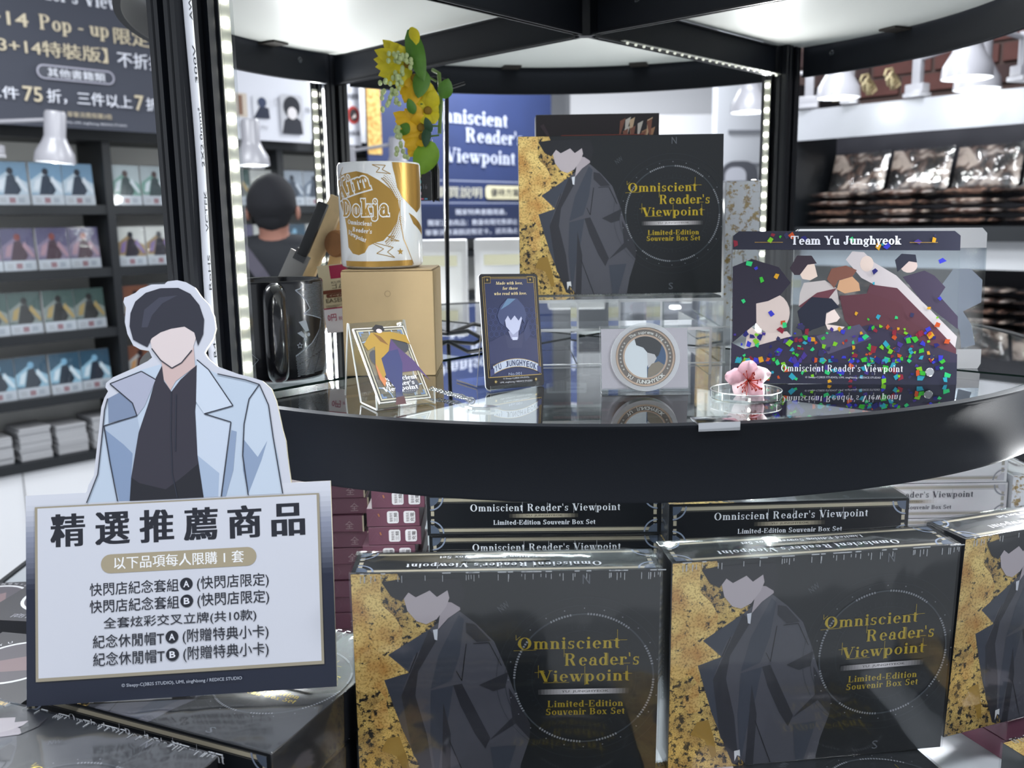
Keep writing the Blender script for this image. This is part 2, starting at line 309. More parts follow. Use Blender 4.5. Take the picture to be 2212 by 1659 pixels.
class P:
    """flat print: polygons in face metres, stacked in thin layers, colours in an attribute"""
    def __init__(s, eps=.00004): s.v = []; s.f = []; s.c = []; s.m = []; s.ms = []; s.z = 0; s.eps = eps; s.k = 1.0
    def layer(s): s.z += s.eps
    def raw(s, vs, fs, col, m=None):
        m = m or M_INK
        if m not in s.ms: s.ms.append(m)
        o = len(s.v); s.v += [(q[0], q[1], s.z+(q[2] if len(q) > 2 else 0)) for q in vs]; c = hx(col) if isinstance(col, str) else col
        for f in fs: s.f.append(tuple(o+i for i in f)); s.c.append(c); s.m.append(s.ms.index(m))
    def poly(s, pts, col, m=None, up=True):
        if up: s.layer()
        a = sum(pts[i][0]*pts[(i+1) % len(pts)][1]-pts[(i+1) % len(pts)][0]*pts[i][1] for i in range(len(pts)))
        if a < 0: pts = pts[::-1]
        s.raw(pts, [tuple(range(len(pts)))], col, m)
    def polys(s, ps, col, m=None):
        s.layer()
        for p in ps: s.poly(p, col, m, up=False)
    def rect(s, x0, y0, x1, y1, col, m=None, up=True): s.poly([(x0, y0), (x1, y0), (x1, y1), (x0, y1)], col, m, up)
    def frame(s, x0, y0, x1, y1, w, col, m=None):
        s.layer()
        for a in ((x0, y0, x1, y0+w), (x0, y1-w, x1, y1), (x0, y0+w, x0+w, y1-w), (x1-w, y0+w, x1, y1-w)): s.rect(*a, col, m, up=False)
    def line(s, pts, w, col, m=None):
        s.layer()
        for (a, b), (c, d) in zip(pts, pts[1:]):
            l = math.hypot(c-a, d-b) or 1; nx, ny = -(d-b)/l*w/2, (c-a)/l*w/2
            s.poly([(a-nx, b-ny), (c-nx, d-ny), (c+nx, d+ny), (a+nx, b+ny)], col, m, up=False)
    def grad(s, x0, y0, x1, y1, stops, m=None, n=16, vert=True):
        s.layer()
        for i in range(n):
            t = (i+.5)/n
            for (ta, ca), (tb, cb) in zip(stops, stops[1:]):
                if ta <= t <= tb:
                    f = (t-ta)/(tb-ta); A, B = hx(ca), hx(cb); c = tuple(A[j]*(1-f)+B[j]*f for j in range(4)); break
            if vert: s.rect(x0, y0+(y1-y0)*i/n, x1, y0+(y1-y0)*(i+1)/n, c, m, up=False)
            else: s.rect(x0+(x1-x0)*i/n, y0, x0+(x1-x0)*(i+1)/n, y1, c, m, up=False)
    def put(s, vs, fs, bb, x0, y0, x1, y1, col, m, rot):
        s.layer(); sx = (x1-x0)/max(bb[2]-bb[0], 1e-6); sy = (y1-y0)/max(bb[3]-bb[1], 1e-6)
        w = [((v[0]-bb[0])*sx, (v[1]-bb[1])*sy, v[2] if len(v) > 2 else 0) for v in vs]; c, q = math.cos(R(rot)), math.sin(R(rot))
        s.raw([(x0+a*c-b*q, y0+a*q+b*c, z) for a, b, z in w], fs, col, m)
    def sans(s, txt, x0, y0, x1, y1, col, m=None, off=0.0, rot=0):
        if off > .005 and any(ord(c) > 0x2000 for c in txt):   # heavier CJK strokes: the glyphs stamped side by side
            vs, fs, bb = sans(txt, 0); V = []; F = []
            for dx, dy in [(off*q, off*.3*w) for q in (-1, -.5, 0, .5, 1) for w in ((-1, 1) if abs(q) != .5 else (0,))]:
                o = len(V); k = len(F)//max(len(fs), 1); V += [(x+dx, y+dy, k*s.eps*.08) for x, y in vs]; F += [tuple(o+i for i in f) for f in fs]
            s.put(V, F, (bb[0]-off, bb[1]-off*.3, bb[2]+off, bb[3]+off*.3), x0, y0, x1, y1, col, m, rot); return
        vs, fs, bb = sans(txt, off); s.put(vs, fs, bb, x0, y0, x1, y1, col, m, rot)
    def serif(s, txt, x0, x1, y, cap, col, m=None, grow=0, slant=0, rot=0, track=.03):
        ps, w = serif(txt, grow, slant, track); vs = []; fs = []
        for j, p in enumerate(ps):
            a = sum(p[i][0]*p[(i+1) % len(p)][1]-p[(i+1) % len(p)][0]*p[i][1] for i in range(len(p)))
            if a < 0: p = p[::-1]
            fs.append(tuple(range(len(vs), len(vs)+len(p)))); vs += [(x, y, (j % 5)*s.eps*.17) for x, y in p]
        s.layer(); sx = (x1-x0)/w; sy = cap/.7; c, q = math.cos(R(rot)), math.sin(R(rot))
        s.raw([(x0+a*sx*c-b*sy*q, y+a*sx*q+b*sy*c, z) for a, b, z in vs], fs, col, m)
    def arc(s, txt, cx, cy, r, a0, a1, h, col, m=None, inward=False, off=.01):
        """letters round a circle, feet towards the centre unless inward"""
        s.layer(); n = len(txt)
        for i, ch in enumerate(txt):
            if ch == ' ': continue
            vs, fs, bb = sans(ch, off); a = R(a0+(a1-a0)*(i+.5)/n); k = h/.73
            th = a-math.pi/2 if not inward else a+math.pi/2; mx = (bb[0]+bb[2])/2; c, q = math.cos(th), math.sin(th)
            s.raw([(cx+r*math.cos(a)+(x-mx)*k*c-(y-.36)*k*q, cy+r*math.sin(a)+(x-mx)*k*q+(y-.36)*k*c) for x, y in vs], fs, col, m)
    def build(s, name, parent, origin=(0, 0, 0), u=(1, 0, 0), v=(0, 0, 1), lift=.0002, bend=None, sub=.004):
        bm = bmesh.new(); bv = [bm.verts.new(p) for p in s.v]; uvl = bm.loops.layers.uv.new('UVMap'); cl = bm.loops.layers.float_color.new('Col')
        for f, c, mi in zip(s.f, s.c, s.m):
            try: fc = bm.faces.new([bv[i] for i in f])
            except ValueError: continue
            fc.material_index = mi
            for l in fc.loops: l[cl] = c; l[uvl].uv = (l.vert.co.x, l.vert.co.y)
        if bend:
            bmesh.ops.triangulate(bm, faces=bm.faces[:])
            for _ in range(7):
                ed = [e for e in bm.edges if e.calc_length() > sub]
                if not ed: break
                bmesh.ops.subdivide_edges(bm, edges=ed, cuts=1); bmesh.ops.triangulate(bm, faces=[f for f in bm.faces if len(f.verts) > 3])
            for w in bm.verts:
                w.co = Vector(bend(w.co.x, w.co.y, w.co.z+lift))
        else:
            O, U, V = Vector(origin), Vector(u).normalized(), Vector(v).normalized(); N = U.cross(V)
            for w in bm.verts: w.co = O+U*w.co.x+V*w.co.y+N*(w.co.z+lift)
        me = bpy.data.meshes.new(name); bm.to_mesh(me); bm.free()
        for m in s.ms: me.materials.append(m)
        o = bpy.data.objects.new(name, me); COL.objects.link(o); o.parent = parent; return o
def thing(name, label, cat, loc=(0, 0, 0), rot=None, group=None):
    o = bpy.data.objects.new(name, None); COL.objects.link(o); o.empty_display_size = .02
    if rot is None: o.location = loc
    else: o.matrix_world = Matrix.Translation(loc) @ rot.to_4x4()
    o['label'] = label; o['category'] = cat
    if group: o['group'] = group
    return o
def tag(o, label, cat, group=None):
    o['label'] = label; o['category'] = cat
    if group: o['group'] = group
    return o
def struct(o): o['kind'] = 'structure'; return o
def rotm(yaw=0, tilt=0, roll=0):
    return Matrix.Rotation(R(yaw), 3, 'Z') @ Matrix.Rotation(R(tilt), 3, 'X') @ Matrix.Rotation(R(roll), 3, 'Y')
KIDS = {}
def dup(root, loc, rot, label, group=None):
    def kids(o): return [c for c in ALL if c.parent is o]
    ALL = list(COL.objects)
    def cp(o, par):
        c = o.copy(); COL.objects.link(c); c.parent = par
        for k in kids(o): cp(k, c)
        return c
    r = cp(root, None); r.matrix_world = Matrix.Translation(loc) @ rot.to_4x4(); r['label'] = label
    if group: r['group'] = group
    return r

# ================================================================== SETTING
FLOOR = -1.41
g = G(); g.box(-6, 7, -3, 11, FLOOR-.05, FLOOR, mat('floor_tile', '#c0c2c4', .35, var=.3, bscale=3)); struct(g.build('floor'))
g = G(); g.box(-6, 7, -3, 11, 1.75, 1.8, mat('ceiling_paint', '#9a9b9d', .8)); struct(g.build('ceiling'))
LW = Matrix.Translation((-2.0635, 3.8, 0)) @ Matrix.Rotation(R(46.4), 4, 'Z')     # left wall frame: x along, -y into the room
RW = Matrix.Translation((1.6437, 3.0, 0)) @ Matrix.Rotation(R(-46.6), 4, 'Z')      # right wall frame
g = G(); g.T = LW; g.box(-2.2, 3.45, .30, .36, FLOOR, 1.75, M_WHITE); struct(g.build('wall_left'))
g = G(); g.T = RW; g.box(-1.05, 2.4, .34, .40, FLOOR, 1.75, mat('mortar', '#4a3b38', .9)); wr = struct(g.build('wall_right'))
MB = [mat('brick_%s' % n, c, .85, var=.6, bscale=14) for n, c in (('red', '#573430'), ('brown', '#48302d'), ('dark', '#3c2a2a'))]
g = G(); g.box(-.11, .11, -.008, .02, -.03, .03, MB[0]); proto = g.build('brick'); pm = [proto.data]
for k in (1, 2):
    d = proto.data.copy(); d.materials[0] = MB[k]; pm.append(d)
first = True
for r_ in range(9):
    for c_ in range(12):
        o = proto if first else bpy.data.objects.new('brick', random.choice(pm))
        if not first: COL.objects.link(o)
        first = False; o.parent = wr
        o.matrix_world = RW @ Matrix.Translation((-.92+c_*.235+(r_ % 2)*.117, .335+random.uniform(-.004, .004), .62+r_*.073))
WB = mat('painted_white', '#e3e4e8', .5)
g = G(); g.box(-1.2, 4.5, 9.0, 9.08, FLOOR, 1.75, WB); struct(g.build('wall_back'))
g = G(); g.box(.45, 3.2, 6.9, 7.6, .86, 1.75, mat('soffit_paint', '#d3d4d8', .5)); struct(g.build('trim_1'))
# white display column with two slots
t = thing('display_column', 'tall white slotted wall panel far behind the black box set', 'panel', (1.5, 5.6, 0))
g = G(); g.box(-.17, .33, 0, .08, FLOOR, 1.2, mat('column_paint', '#bfc2c9', .5)); g.build('panel_board', t, bevel=.004)
for z in (.62, .43, .26):
    g = G(); g.box(-.1, .24, -.006, .02, z, z+.02, mat('slot_grey', '#7b7e86', .6)); g.build('slot', t)
t.matrix_world = Matrix.Translation((1.39, 5.6, 0)) @ Matrix.Rotation(R(8), 4, 'Z')
t = thing('vanity_mirror', 'grey rounded mirror panel seen past the white slotted column', 'mirror', (1.33, 5.57, .21))
g = G(); g.prism(rrect(-.08, -.135, .14, .25, .08), -.01, .01, mat('mirror_frame', '#4e5058', .4), axis='y'); g.build('frame', t)
g = G(); g.prism(rrect(-.055, -.08, .07, .215, .05), -.014, -.0105, mat('mirror_face', '#b6b8c2', .3), axis='y'); g.build('mirror_face', t)
# low white counter with a strip lamp further back
t = thing('service_counter', 'white service counter canopy with a small bright downlight', 'counter', (.9, 6.4, .0))
g = G(); g.box(-.1, 1.1, 0, .5, .60, .82, mat('canopy_white', '#dfe0e4', .45)); g.build('canopy', t, bevel=.01)
g = G(); g.box(-.1, 1.1, .1, .45, .38, .60, mat('canopy_grey', '#8d9098', .5)); g.build('back_panel', t)
g = G(); g.box(.05, .6, .02, .09, .2, .44, mat('counter_navy', '#272c3a', .5)); g.build('screen_panel', t)
g = G(); g.lathe([(0, 0), (.035, 0), (.035, .01), (0, .01)], mat('downlight', '#ffffff', .5, emit=14), 16, (.24, -.02, .47)); g.build('downlight', t)

# ------------------------------------------------------------------ book rack along the left wall
M_RACK = mat('rack_black', '#14181d', .5); M_RACKP = mat('rack_lining', '#e2e2de', .5)
SH = [.21, -.06, -.325, -.598, -.867]
t = thing('book_rack', 'long black bookcase with white lining filled with comics along the wall', 'bookcase', (0, 0, 0)); t.matrix_world = LW
g = G(); g.box(-1.3, 3.4, .26, .295, FLOOR, .52, M_RACKP); g.build('back_panel', t)
for s in (-.43, .448, 1.318, 2.2, 3.1):
    g = G(); g.box(s-.018, s+.018, -.01, .26, FLOOR, .535, M_RACK); g.build('upright', t)
for z in SH:
    g = G(); g.box(-1.3, 3.2, -.005, .26, z-.022, z+.018, M_RACK); g.build('shelf', t)
g = G(); g.box(-1.3, 3.2, -.015, .26, .50, .56, M_RACK); g.build('top_rail', t)
g = G(); g.box(-1.3, 3.2, .02, .26, FLOOR, -.889, WB)
g.build('base_cabinet', t)
for s in (-.02, .42, .86):
    g = G(); g.box(s-.002, s+.002, .015, .021, FLOOR, -.89, mat('joint_grey', '#8a8b8e')); g.build('cabinet_joint', t)
ORD = ['first', 'second', 'third', 'fourth', 'fifth', 'sixth', 'seventh', 'eighth', 'ninth', 'tenth', 'eleventh', 'twelfth']
def comic_cover(pal):
    p = P(.0004); a, b, c, d, e = pal; W, H = .128, .175
    p.rect(0, 0, W, H, a); p.poly([(0, .1), (.05, .135), (W, .09), (W, .04), (0, .05)], b)
    p.poly([(.03, .04), (.05, .12), (.075, .125), (.1, .06), (.08, .035)], c)
    p.poly(ell(.063, .138, .013, .015, n=10), e); p.poly([(.02, .1), (.045, .115), (.03, .06), (.01, .06)], d)
    p.poly([(.09, .12), (.125, .06), (.118, .05), (.08, .1)], d)
    p.rect(0, 0, W, .042, '#c9cbce')
    for k in range(3): p.rect(.012+k*.036, .008, .036+k*.036, .03, ('#a9abb0', '#8f6a70', '#9aa0a8')[k], up=(k == 0))
    return p
PALS = {'blue': ('#7fa0b8', '#c8d3da', '#2b3848', '#e6e8ea', '#1b2230'), 'purple': ('#5b5473', '#8d7c92', '#4a2f3a', '#b58f98', '#8a4038'),
        'green': ('#4a5f58', '#8e948c', '#302f2c', '#b79c62', '#2a2724'), 'pale green': ('#b9c0bf', '#7fa596', '#3c4a4a', '#d8dcdc', '#5a4a46'),
        'turquoise': ('#2f5468', '#9fc4d4', '#26323e', '#dfe8ea', '#8ab8d0'), 'cream': ('#d8d5cc', '#a98d66', '#2c2833', '#8d76a0', '#20242c'),
        'grey': ('#a8adb4', '#6f7a88', '#39424f', '#cfd2d6', '#2a2f38'), 'rust': ('#8d5a44', '#c9c5bf', '#4a2a28', '#d8a06a', '#2a2024')}
PB = {}
for nm, pal in PALS.items():
    t = thing('comic_book', 'x', 'book', (0, 0, 0))
    g = G(); g.box(0, .128, 0, .018, 0, .175, mat('comic_pages', '#c9cacb', .6)); g.build('book_block', t)
    comic_cover(pal).build('front_cover', t, lift=.0006)
    g = G(); g.box(-.001, .129, -.004, -.0035, -.0002, .177, sheet_mat('clear_sleeve', '#f4f6f8', .1, 1.5, bump=.15, bscale=20, extra=.03)); g.build('clear_sleeve', t)
    PB[nm] = [t, False]
def lwm(s, y, z, yaw=0): return LW @ Matrix.Translation((s, y, z)) @ Matrix.Rotation(R(yaw), 4, 'Z') @ Matrix.Rotation(R(-4), 4, 'X')
def place(nm, m, label, group):
    t, used = PB[nm]
    if not used: t.matrix_world = m; t['label'] = label; t['group'] = group; PB[nm][1] = True; return t
    return dup(t, m.translation, m.to_3x3(), label, group)
ROWN = ['top', 'second', 'third', 'fourth']
BAYN = ['nearest', 'middle', 'farthest']
plan = {(0, 0): ['blue']*4, (0, 1): ['purple']*4, (0, 2): ['green']*4, (0, 3): ['turquoise']*4,
        (1, 0): ['pale green', 'pale green', 'pale green', 'cream', 'green', 'cream'], (1, 1): ['cream', 'cream', 'cream', 'grey', 'purple', 'cream'],
        (1, 2): ['rust', 'grey', 'rust', 'cream'], (1, 3): ['rust', 'grey', 'purple'],
        (2, 0): ['grey', 'grey', 'pale green', 'blue', 'grey'], (2, 1): ['turquoise', 'cream', 'grey', 'cream', 'blue']}
for (b, r_), lst in plan.items():
    s0 = (-.135, .475, 1.345)[b]
    for i, nm in enumerate(lst):
        s = s0+i*(.14 if b else .135)+.004
        place(nm, lwm(s, .03+.01*(i % 2), SH[r_]+.0185), '%s comic in clear sleeve, %s along the %s row of the %s bookcase bay' % (nm, ORD[i], ROWN[r_], BAYN[b]),
              'comics facing out on the bookcase')
# lying stacks on the lowest row, nearest bay
g = G(); g.box(0, .128, 0, .17, 0, .0125, mat('stacked_comic', '#a3a4a8', .6)); cb = g.build('comic_book', bevel=.0015, seg=1)
n = 0
for k in range(4):
    cnt = (9, 11, 10, 11)[k]
    for j in range(cnt):
        o = cb if n == 0 else bpy.data.objects.new('comic_book', cb.data)
        if n: COL.objects.link(o)
        n += 1
        o.matrix_world = LW @ Matrix.Translation((-.17+k*.155+random.uniform(-.003, .003), .03+random.uniform(-.004, .004), SH[4]+.0185+j*.0128))
        tag(o, 'grey edged comic lying %s from the bottom of the %s low pile' % (ORD[j], ORD[k]), 'book', 'comics piled on the lowest shelf')
# ------------------------------------------------------------------ banners on the left wall
t = thing('dark_banner', 'dark blue-grey price banner with gold and white Chinese text above the bookcase', 'banner', (0, 0, 0))
g = G(); g.box(-1.4, .80, -.0, .012, -.012, .95, mat('banner_dark', '#3a3e4b', .6)); g.build('banner_board', t)
p = P(.0012); GO, WH = '#c9bda2', '#dfe2ec'
# banner frame: s from 0 at x=0px; z=.557 bottom
def bt(txt, s0, s1, z0, z1, col, off=.0): p.sans(txt, s0, z0, s1, z1, col, off=off)
p.serif("niscient Reader's View", -.17, .50, .478, .055, WH, grow=.01)
bt('+14', -.02, .13, .362, .412, GO, .012)
p.serif('Pop - up', .17, .445, .362, .055, GO, grow=.012)
bt('限定版', .462, .70, .342, .408, GO, .012)
bt('【13+14特裝版】', -.06, .43, .258, .318, GO, .012); bt('不折扣', .468, .667, .25, .312, WH, .014)
p.poly(rrect(.14, .172, .45, .228, .028), '#a9a9b8'); p.poly(rrect(.147, .178, .443, .222, .022), '#3a3e4b')
bt('其他書籍類', .18, .41, .182, .216, WH, .014)
bt('二件', -.06, .065, .084, .13, WH, .012); bt('75', .079, .152, .08, .137, GO, .014); bt('折，三件以上', .168, .513, .080, .134, WH, .012)
bt('7', .525, .565, .076, .139, GO, .014); bt('折', .573, .63, .078, .132, WH, .012)
bt('※每人單筆消費限購3冊', .174, .42, .03, .052, '#b5a98f', .006)
bt('© Sleepy-C(3B2S STUDIO), UMI, singNsong, REDICE STUDIO', .081, .48, .002, .014, '#c8cad2')
p.build('banner_print', t, lift=.001)
t.matrix_world = LW @ Matrix.Translation((.0, -.14, .545)); 
bpy.context.view_layer.update()
t = thing('character_poster', 'white wall poster with small framed comic portraits behind the corner post', 'poster', (0, 0, 0))
g = G(); g.box(.9, 1.475, 0, .01, .037, .5, mat('poster_white', '#cfd1da', .5)); g.build('poster_board', t)
p = P(.001)
p.rect(1.04, .14, 1.12, .25, '#c4b9ac'); p.rect(1.07, .15, 1.095, .24, '#7d6152'); p.rect(1.15, .14, 1.24, .245, '#cfd1d8'); p.poly([(1.15, .14), (1.24, .14), (1.235, .19), (1.19, .2)], '#2b3142')
p.poly(ell(1.2, .215, .024, .024, n=12), '#39435c'); p.poly(rrect(1.3, .075, 1.43, .265, .02), '#b9bac0'); p.poly([(1.305, .075), (1.425, .075), (1.415, .14), (1.37, .17), (1.32, .14)], '#2e3038')
p.poly(ell(1.365, .205, .048, .052, n=16), '#24262e'); p.poly(ell(1.365, .175, .028, .03, n=12), '#d8d4d6')
p.sans('17', 1.265, .2, 1.29, .24, '#9a9aa2'); p.sans('特典', 1.44, .18, 1.47, .21, '#4a4b55')
p.sans('happy birthday', 1.06, .085, 1.22, .11, '#8a8a92')
p.build('poster_print', t, lift=.001); t.matrix_world = LW @ Matrix.Translation((0, -.06, .50))
t = thing('badge_poster', 'small white poster with a round red badge beside the gold strip', 'poster', (0, 0, 0))
g = G(); g.box(1.56, 1.80, 0, .01, .035, .40, mat('poster_white')); g.build('poster_board', t)
p = P(.001); p.poly(ell(1.755, .19, .04, .046, n=20), '#a8332c'); p.poly(ell(1.755, .19, .026, .032, n=16), '#2a2326'); p.poly([(1.74, .17), (1.765, .2), (1.77, .18)], '#d8c8c4')
p.poly([(1.60, .155), (1.68, .19), (1.68, .14), (1.62, .13)], '#a8435a'); p.sans('魔法角色徽章', 1.65, .27, 1.79, .30, '#3d3f4a', off=.01); p.sans('可愛貼紙區', 1.65, .085, 1.79, .11, '#3d3f4a', off=.01)
p.build('poster_print', t, lift=.001); t.matrix_world = LW @ Matrix.Translation((0, -.05, .505))
t = thing('blue_banner', 'large navy blue banner with white title text and gold left strip', 'banner', (0, 0, 0))
g = G(); g.box(1.811, 3.30, 0, .012, .012, .96, mat('banner_blue', '#24325c', .6, var=.25, bscale=6)); g.build('banner_board', t)
p = P(.0015); p.rect(1.811, .475, 1.905, .96, '#a98c44', M_LEAF)
SB = dict(grow=.012)
p.serif('Omniscient', 2.22, 2.89, .677, .078, '#b4bacb', **SB); p.serif("Reader's", 2.53, 3.02, .575, .078, '#b4bacb', **SB); p.serif('Viewpoint', 2.36, 2.95, .455, .078, '#b4bacb', **SB)
p.sans('購買說明', 2.28, .25, 2.65, .315, '#b9b7a8', off=.01); p.poly(rrect(2.68, .245, 3.02, .325, .025), '#c9c3a4'); p.sans('優待方案', 2.72, .26, 2.98, .31, '#4a4a4a', off=.01)
p.rect(1.95, .345, 3.2, .351, '#8f95a8'); p.rect(1.95, .218, 3.2, .224, '#8f95a8'); p.rect(1.905, .012, 3.30, .205, '#1a2442')
p.sans('獨家特典書籍周邊，', 2.42, .15, 2.85, .185, '#c3c8d8', off=.006); p.sans('獨家活動商品：數量有限完售即止', 2.2, .09, 2.95, .125, '#c3c8d8', off=.006); p.sans('單筆消費滿額送限定卡，送完為止', 2.18, .035, 2.95, .07, '#c3c8d8', off=.006)
p.build('banner_print', t, lift=.001); t.matrix_world = LW @ Matrix.Translation((0, -.09, .02))

# ------------------------------------------------------------------ clip lamps
M_LAMP = mat('lamp_white', '#9d9da4', .3); M_BULB = mat('lamp_bulb', '#f4fff4', .4, emit=6)
def clip_lamp(loc, yaw, label, L=.22):
    t = thing('clip_lamp', label, 'lamp', loc, rotm(yaw), 'white clip lamps over the shelves')
    g = G(); g.box(-.035, .035, -.02, .02, -.03, 0, M_LAMP); g.box(-.016, .016, -.012, .012, 0, .1, M_LAMP); g.box(-.035, .035, -.03, .03, -.045, -.03, M_LAMP); g.build('clip', t, bevel=.004)
    g = G(); g.tube([(0, 0, .08), (-L, 0, .11)], .008, M_LAMP, 10); g.build('arm', t, smooth=True)
    g = G(); g.lathe([(0, .14), (.033, .14), (.038, .13), (.038, .05), (.045, .03), (.068, -.01), (.072, -.045), (.068, -.045), (.04, .03), (0, .03)], M_LAMP, 24, (-L, 0, 0)); g.build('shade', t, smooth=True)
    g = G(); g.ball((-L, 0, -.015), .032, M_BULB, 12, 7); g.build('bulb', t, smooth=True)
    l = bpy.data.lights.new('bulb_light', 'POINT'); l.energy = 1.9; l.shadow_soft_size = .03; l.color = (.96, 1, .97)
    o = bpy.data.objects.new('bulb_light', l); COL.objects.link(o); o.parent = t; o.location = (-L, 0, -.055)
    return t
L0 = clip_lamp((-1.93, 3.45, .47), 188, 'white clip lamp below the dark price banner, arm reaching from the frame edge', .22)
L0.matrix_world = Matrix.Translation((-1.90, 3.50, .44)) @ Matrix.Rotation(R(184), 4, 'Z') @ Matrix.Rotation(R(-6), 4, 'Y')
dup(L0, (-1.1, 4.13, .42), rotm(100), 'white clip lamp hanging behind the lit corner post above the customer')
dup(L0, (-.762, 4.6, .40), rotm(180), 'white clip lamp with a long arm behind the yellow flowers')
for (x, y, z, yw, lb) in ((1.56, 2.9, .574, 20, 'largest white clip lamp over the white fascia, arm to its clip'),
                          (1.395, 3.26, .574, 120, 'white clip lamp on the fascia beside the largest lamp'),
                          (1.23, 3.43, .574, 60, 'white clip lamp standing behind coiled cream cable'),
                          (1.12, 3.55, .574, -25, 'white clip lamp closest to the black rack post')):
    dup(L0, (x, y, z), rotm(yw), lb)
for k, (x, y, z) in enumerate(((1.28, 3.40, .60), (1.19, 3.49, .59), (1.34, 3.34, .61))):
    g = G(); pts = []
    for i in range(26):
        a = i*.75; pts.append((x+.05*math.cos(a)*(.7+.3*math.sin(i)), y+.05*math.cos(a), z-.02+.028*math.sin(a)+.001*i))
    g.tube(pts, .004, mat('cream_cable', '#b9ab86', .5), 6); o = g.build('power_cable', smooth=True)
    tag(o, ('coiled cream power cable on the fascia between two clip lamps', 'cream power cable loop beside the rack post lamp', 'loose cream power cable by the largest clip lamp')[k], 'cable')

# ------------------------------------------------------------------ right wall storage with bagged goods
t = thing('storage_rack', 'black storage rack with a white fascia stacked with bagged clothes', 'shelving', (0, 0, 0)); t.matrix_world = RW
g = G(); g.box(-.80, 1.6, -.015, .0, .415, .525, mat('fascia_white', '#96989f', .35, bump=.2, bscale=80)); g.build('fascia', t)
for z in (.095, -.28, -.62):
    g = G(); g.box(-.80, 1.6, 0, .32, z-.05, z, M_RACK); g.build('shelf', t)
g = G(); g.box(-.80, 1.6, .3, .33, -1.4, .5, mat('storage_back', '#34343c', .6)); g.build('back_panel', t)
g = G(); g.box(-.84, -.80, -.01, .33, -1.4, .62, M_RACK); g.build('upright', t)
g = G(); g.box(-.80, 1.6, .02, .32, -1.4, -.67, M_RACK); g.build('base_cabinet', t)
g = G(); g.box(-.80, 1.6, .05, .29, -.05, .045, mat('storage_lining', '#c4c6ca', .5)); g.build('lining', t)
MP = []
for nm, a, b, c in (('brown', '#dcc9bb', '#6b5044', '#1c1a1c'), ('dark', '#3a2c2a', '#8a6a5a', '#17171a'), ('grey', '#b3a8a2', '#6b5046', '#26201f')):
    m = mat('bag_print_'+nm, a, .5); nt = m.node_tree; tc = nt.nodes.new('ShaderNodeTexCoord'); n = nt.nodes.new('ShaderNodeTexNoise'); n.inputs['Scale'].default_value = 16
    n.inputs['Detail'].default_value = 2; n.inputs['Distortion'].default_value = .8
    r_ = nt.nodes.new('ShaderNodeValToRGB'); e = r_.color_ramp.elements; e[0].position = .42; e[0].color = hx(c); e[1].position = .6; e[1].color = hx(a)
    x = e.new(.52); x.color = hx(b)
    nt.links.new(tc.outputs['Object'], n.inputs[0]); nt.links.new(n.outputs['Fac'], r_.inputs[0]); nt.links.new(r_.outputs[0], nt.nodes['Principled BSDF'].inputs['Base Color']); MP.append(m)
def pillow(w, d, h, m, amp, seed, nx=14, ny=10):
    """crumpled bag body: grid top and bottom, pinched at the rim"""
    rnd = random.Random(seed); vs = []; fs = []
    ph = [rnd.uniform(0, 6.3) for _ in range(6)]
    for s in (1, -1):
        for j in range(ny+1):
            for i in range(nx+1):
                u, v = i/nx, j/ny; b = (1-abs(2*u-1)**4)*(1-abs(2*v-1)**4)
                wv = math.sin(u*9+ph[0]+v*3)*.5+math.sin(v*11+ph[1]-u*5)*.5+math.sin(u*23+ph[2])*.3
                vs.append(((u-.5)*w, (v-.5)*d, s*(h/2*b**.6)+amp*wv*b*s+amp*.4*rnd.uniform(-1, 1)*b))
    N = (nx+1)*(ny+1)
    for j in range(ny):
        for i in range(nx):
            a = j*(nx+1)+i; fs.append((a, a+1, a+nx+2, a+nx+1)); fs.append((N+a, N+a+nx+1, N+a+nx+2, N+a+1))
    g = G(); g.add(vs, fs, m); return g
BG = []
for k, m in enumerate(MP):
    t = thing('bagged_shirt', 'x', 'bag', (0, 0, 0)); pillow(.22, .15, .022, m, .0012, k).build('folded_shirt', t, smooth=True)
    pillow(.225, .165, .027, M_FILM, .0022, 40+k).build('plastic_bag', t, smooth=True); BG.append([t, False])
def bag(k, m, label):
    t, used = BG[k]
    if not used: t.matrix_world = m; t['label'] = label; t['group'] = 'bagged shirts on the storage rack'; BG[k][1] = True
    else: dup(t, m.translation, m.to_3x3(), label, 'bagged shirts on the storage rack')
PN = ['cream and brown', 'dark brown', 'grey brown']
for c_ in range(5):
    s = -.66+c_*.235
    for j in range(4):
        k = (c_*2+j) % 3
        bag(k, RW @ Matrix.Translation((s+random.uniform(-.003, .003), .10, .097+.017+j*.033)) @ Matrix.Rotation(R(random.uniform(-1, 1)), 4, 'Z'),
            '%s shirt bag, %s from the bottom, %s upper pile along' % (PN[k], ORD[j], ORD[c_]))
    bag(0, RW @ Matrix.Translation((s, .215, .30)) @ Matrix.Rotation(R(72+random.uniform(-3, 3)), 4, 'X') @ Matrix.Rotation(R(random.uniform(-3, 3)), 4, 'Y'),
        'cream and brown shirt bag propped upright above the %s pile from the rack post' % ORD[c_])
    for j in range(5):
        k = (c_+j) % 3
        bag(k, RW @ Matrix.Translation((s+.04+random.uniform(-.003, .003), .12, -.28+.018+j*.035)),
            '%s shirt bag, %s from the bottom, %s lower pile along' % (PN[k], ORD[j], ORD[c_]))

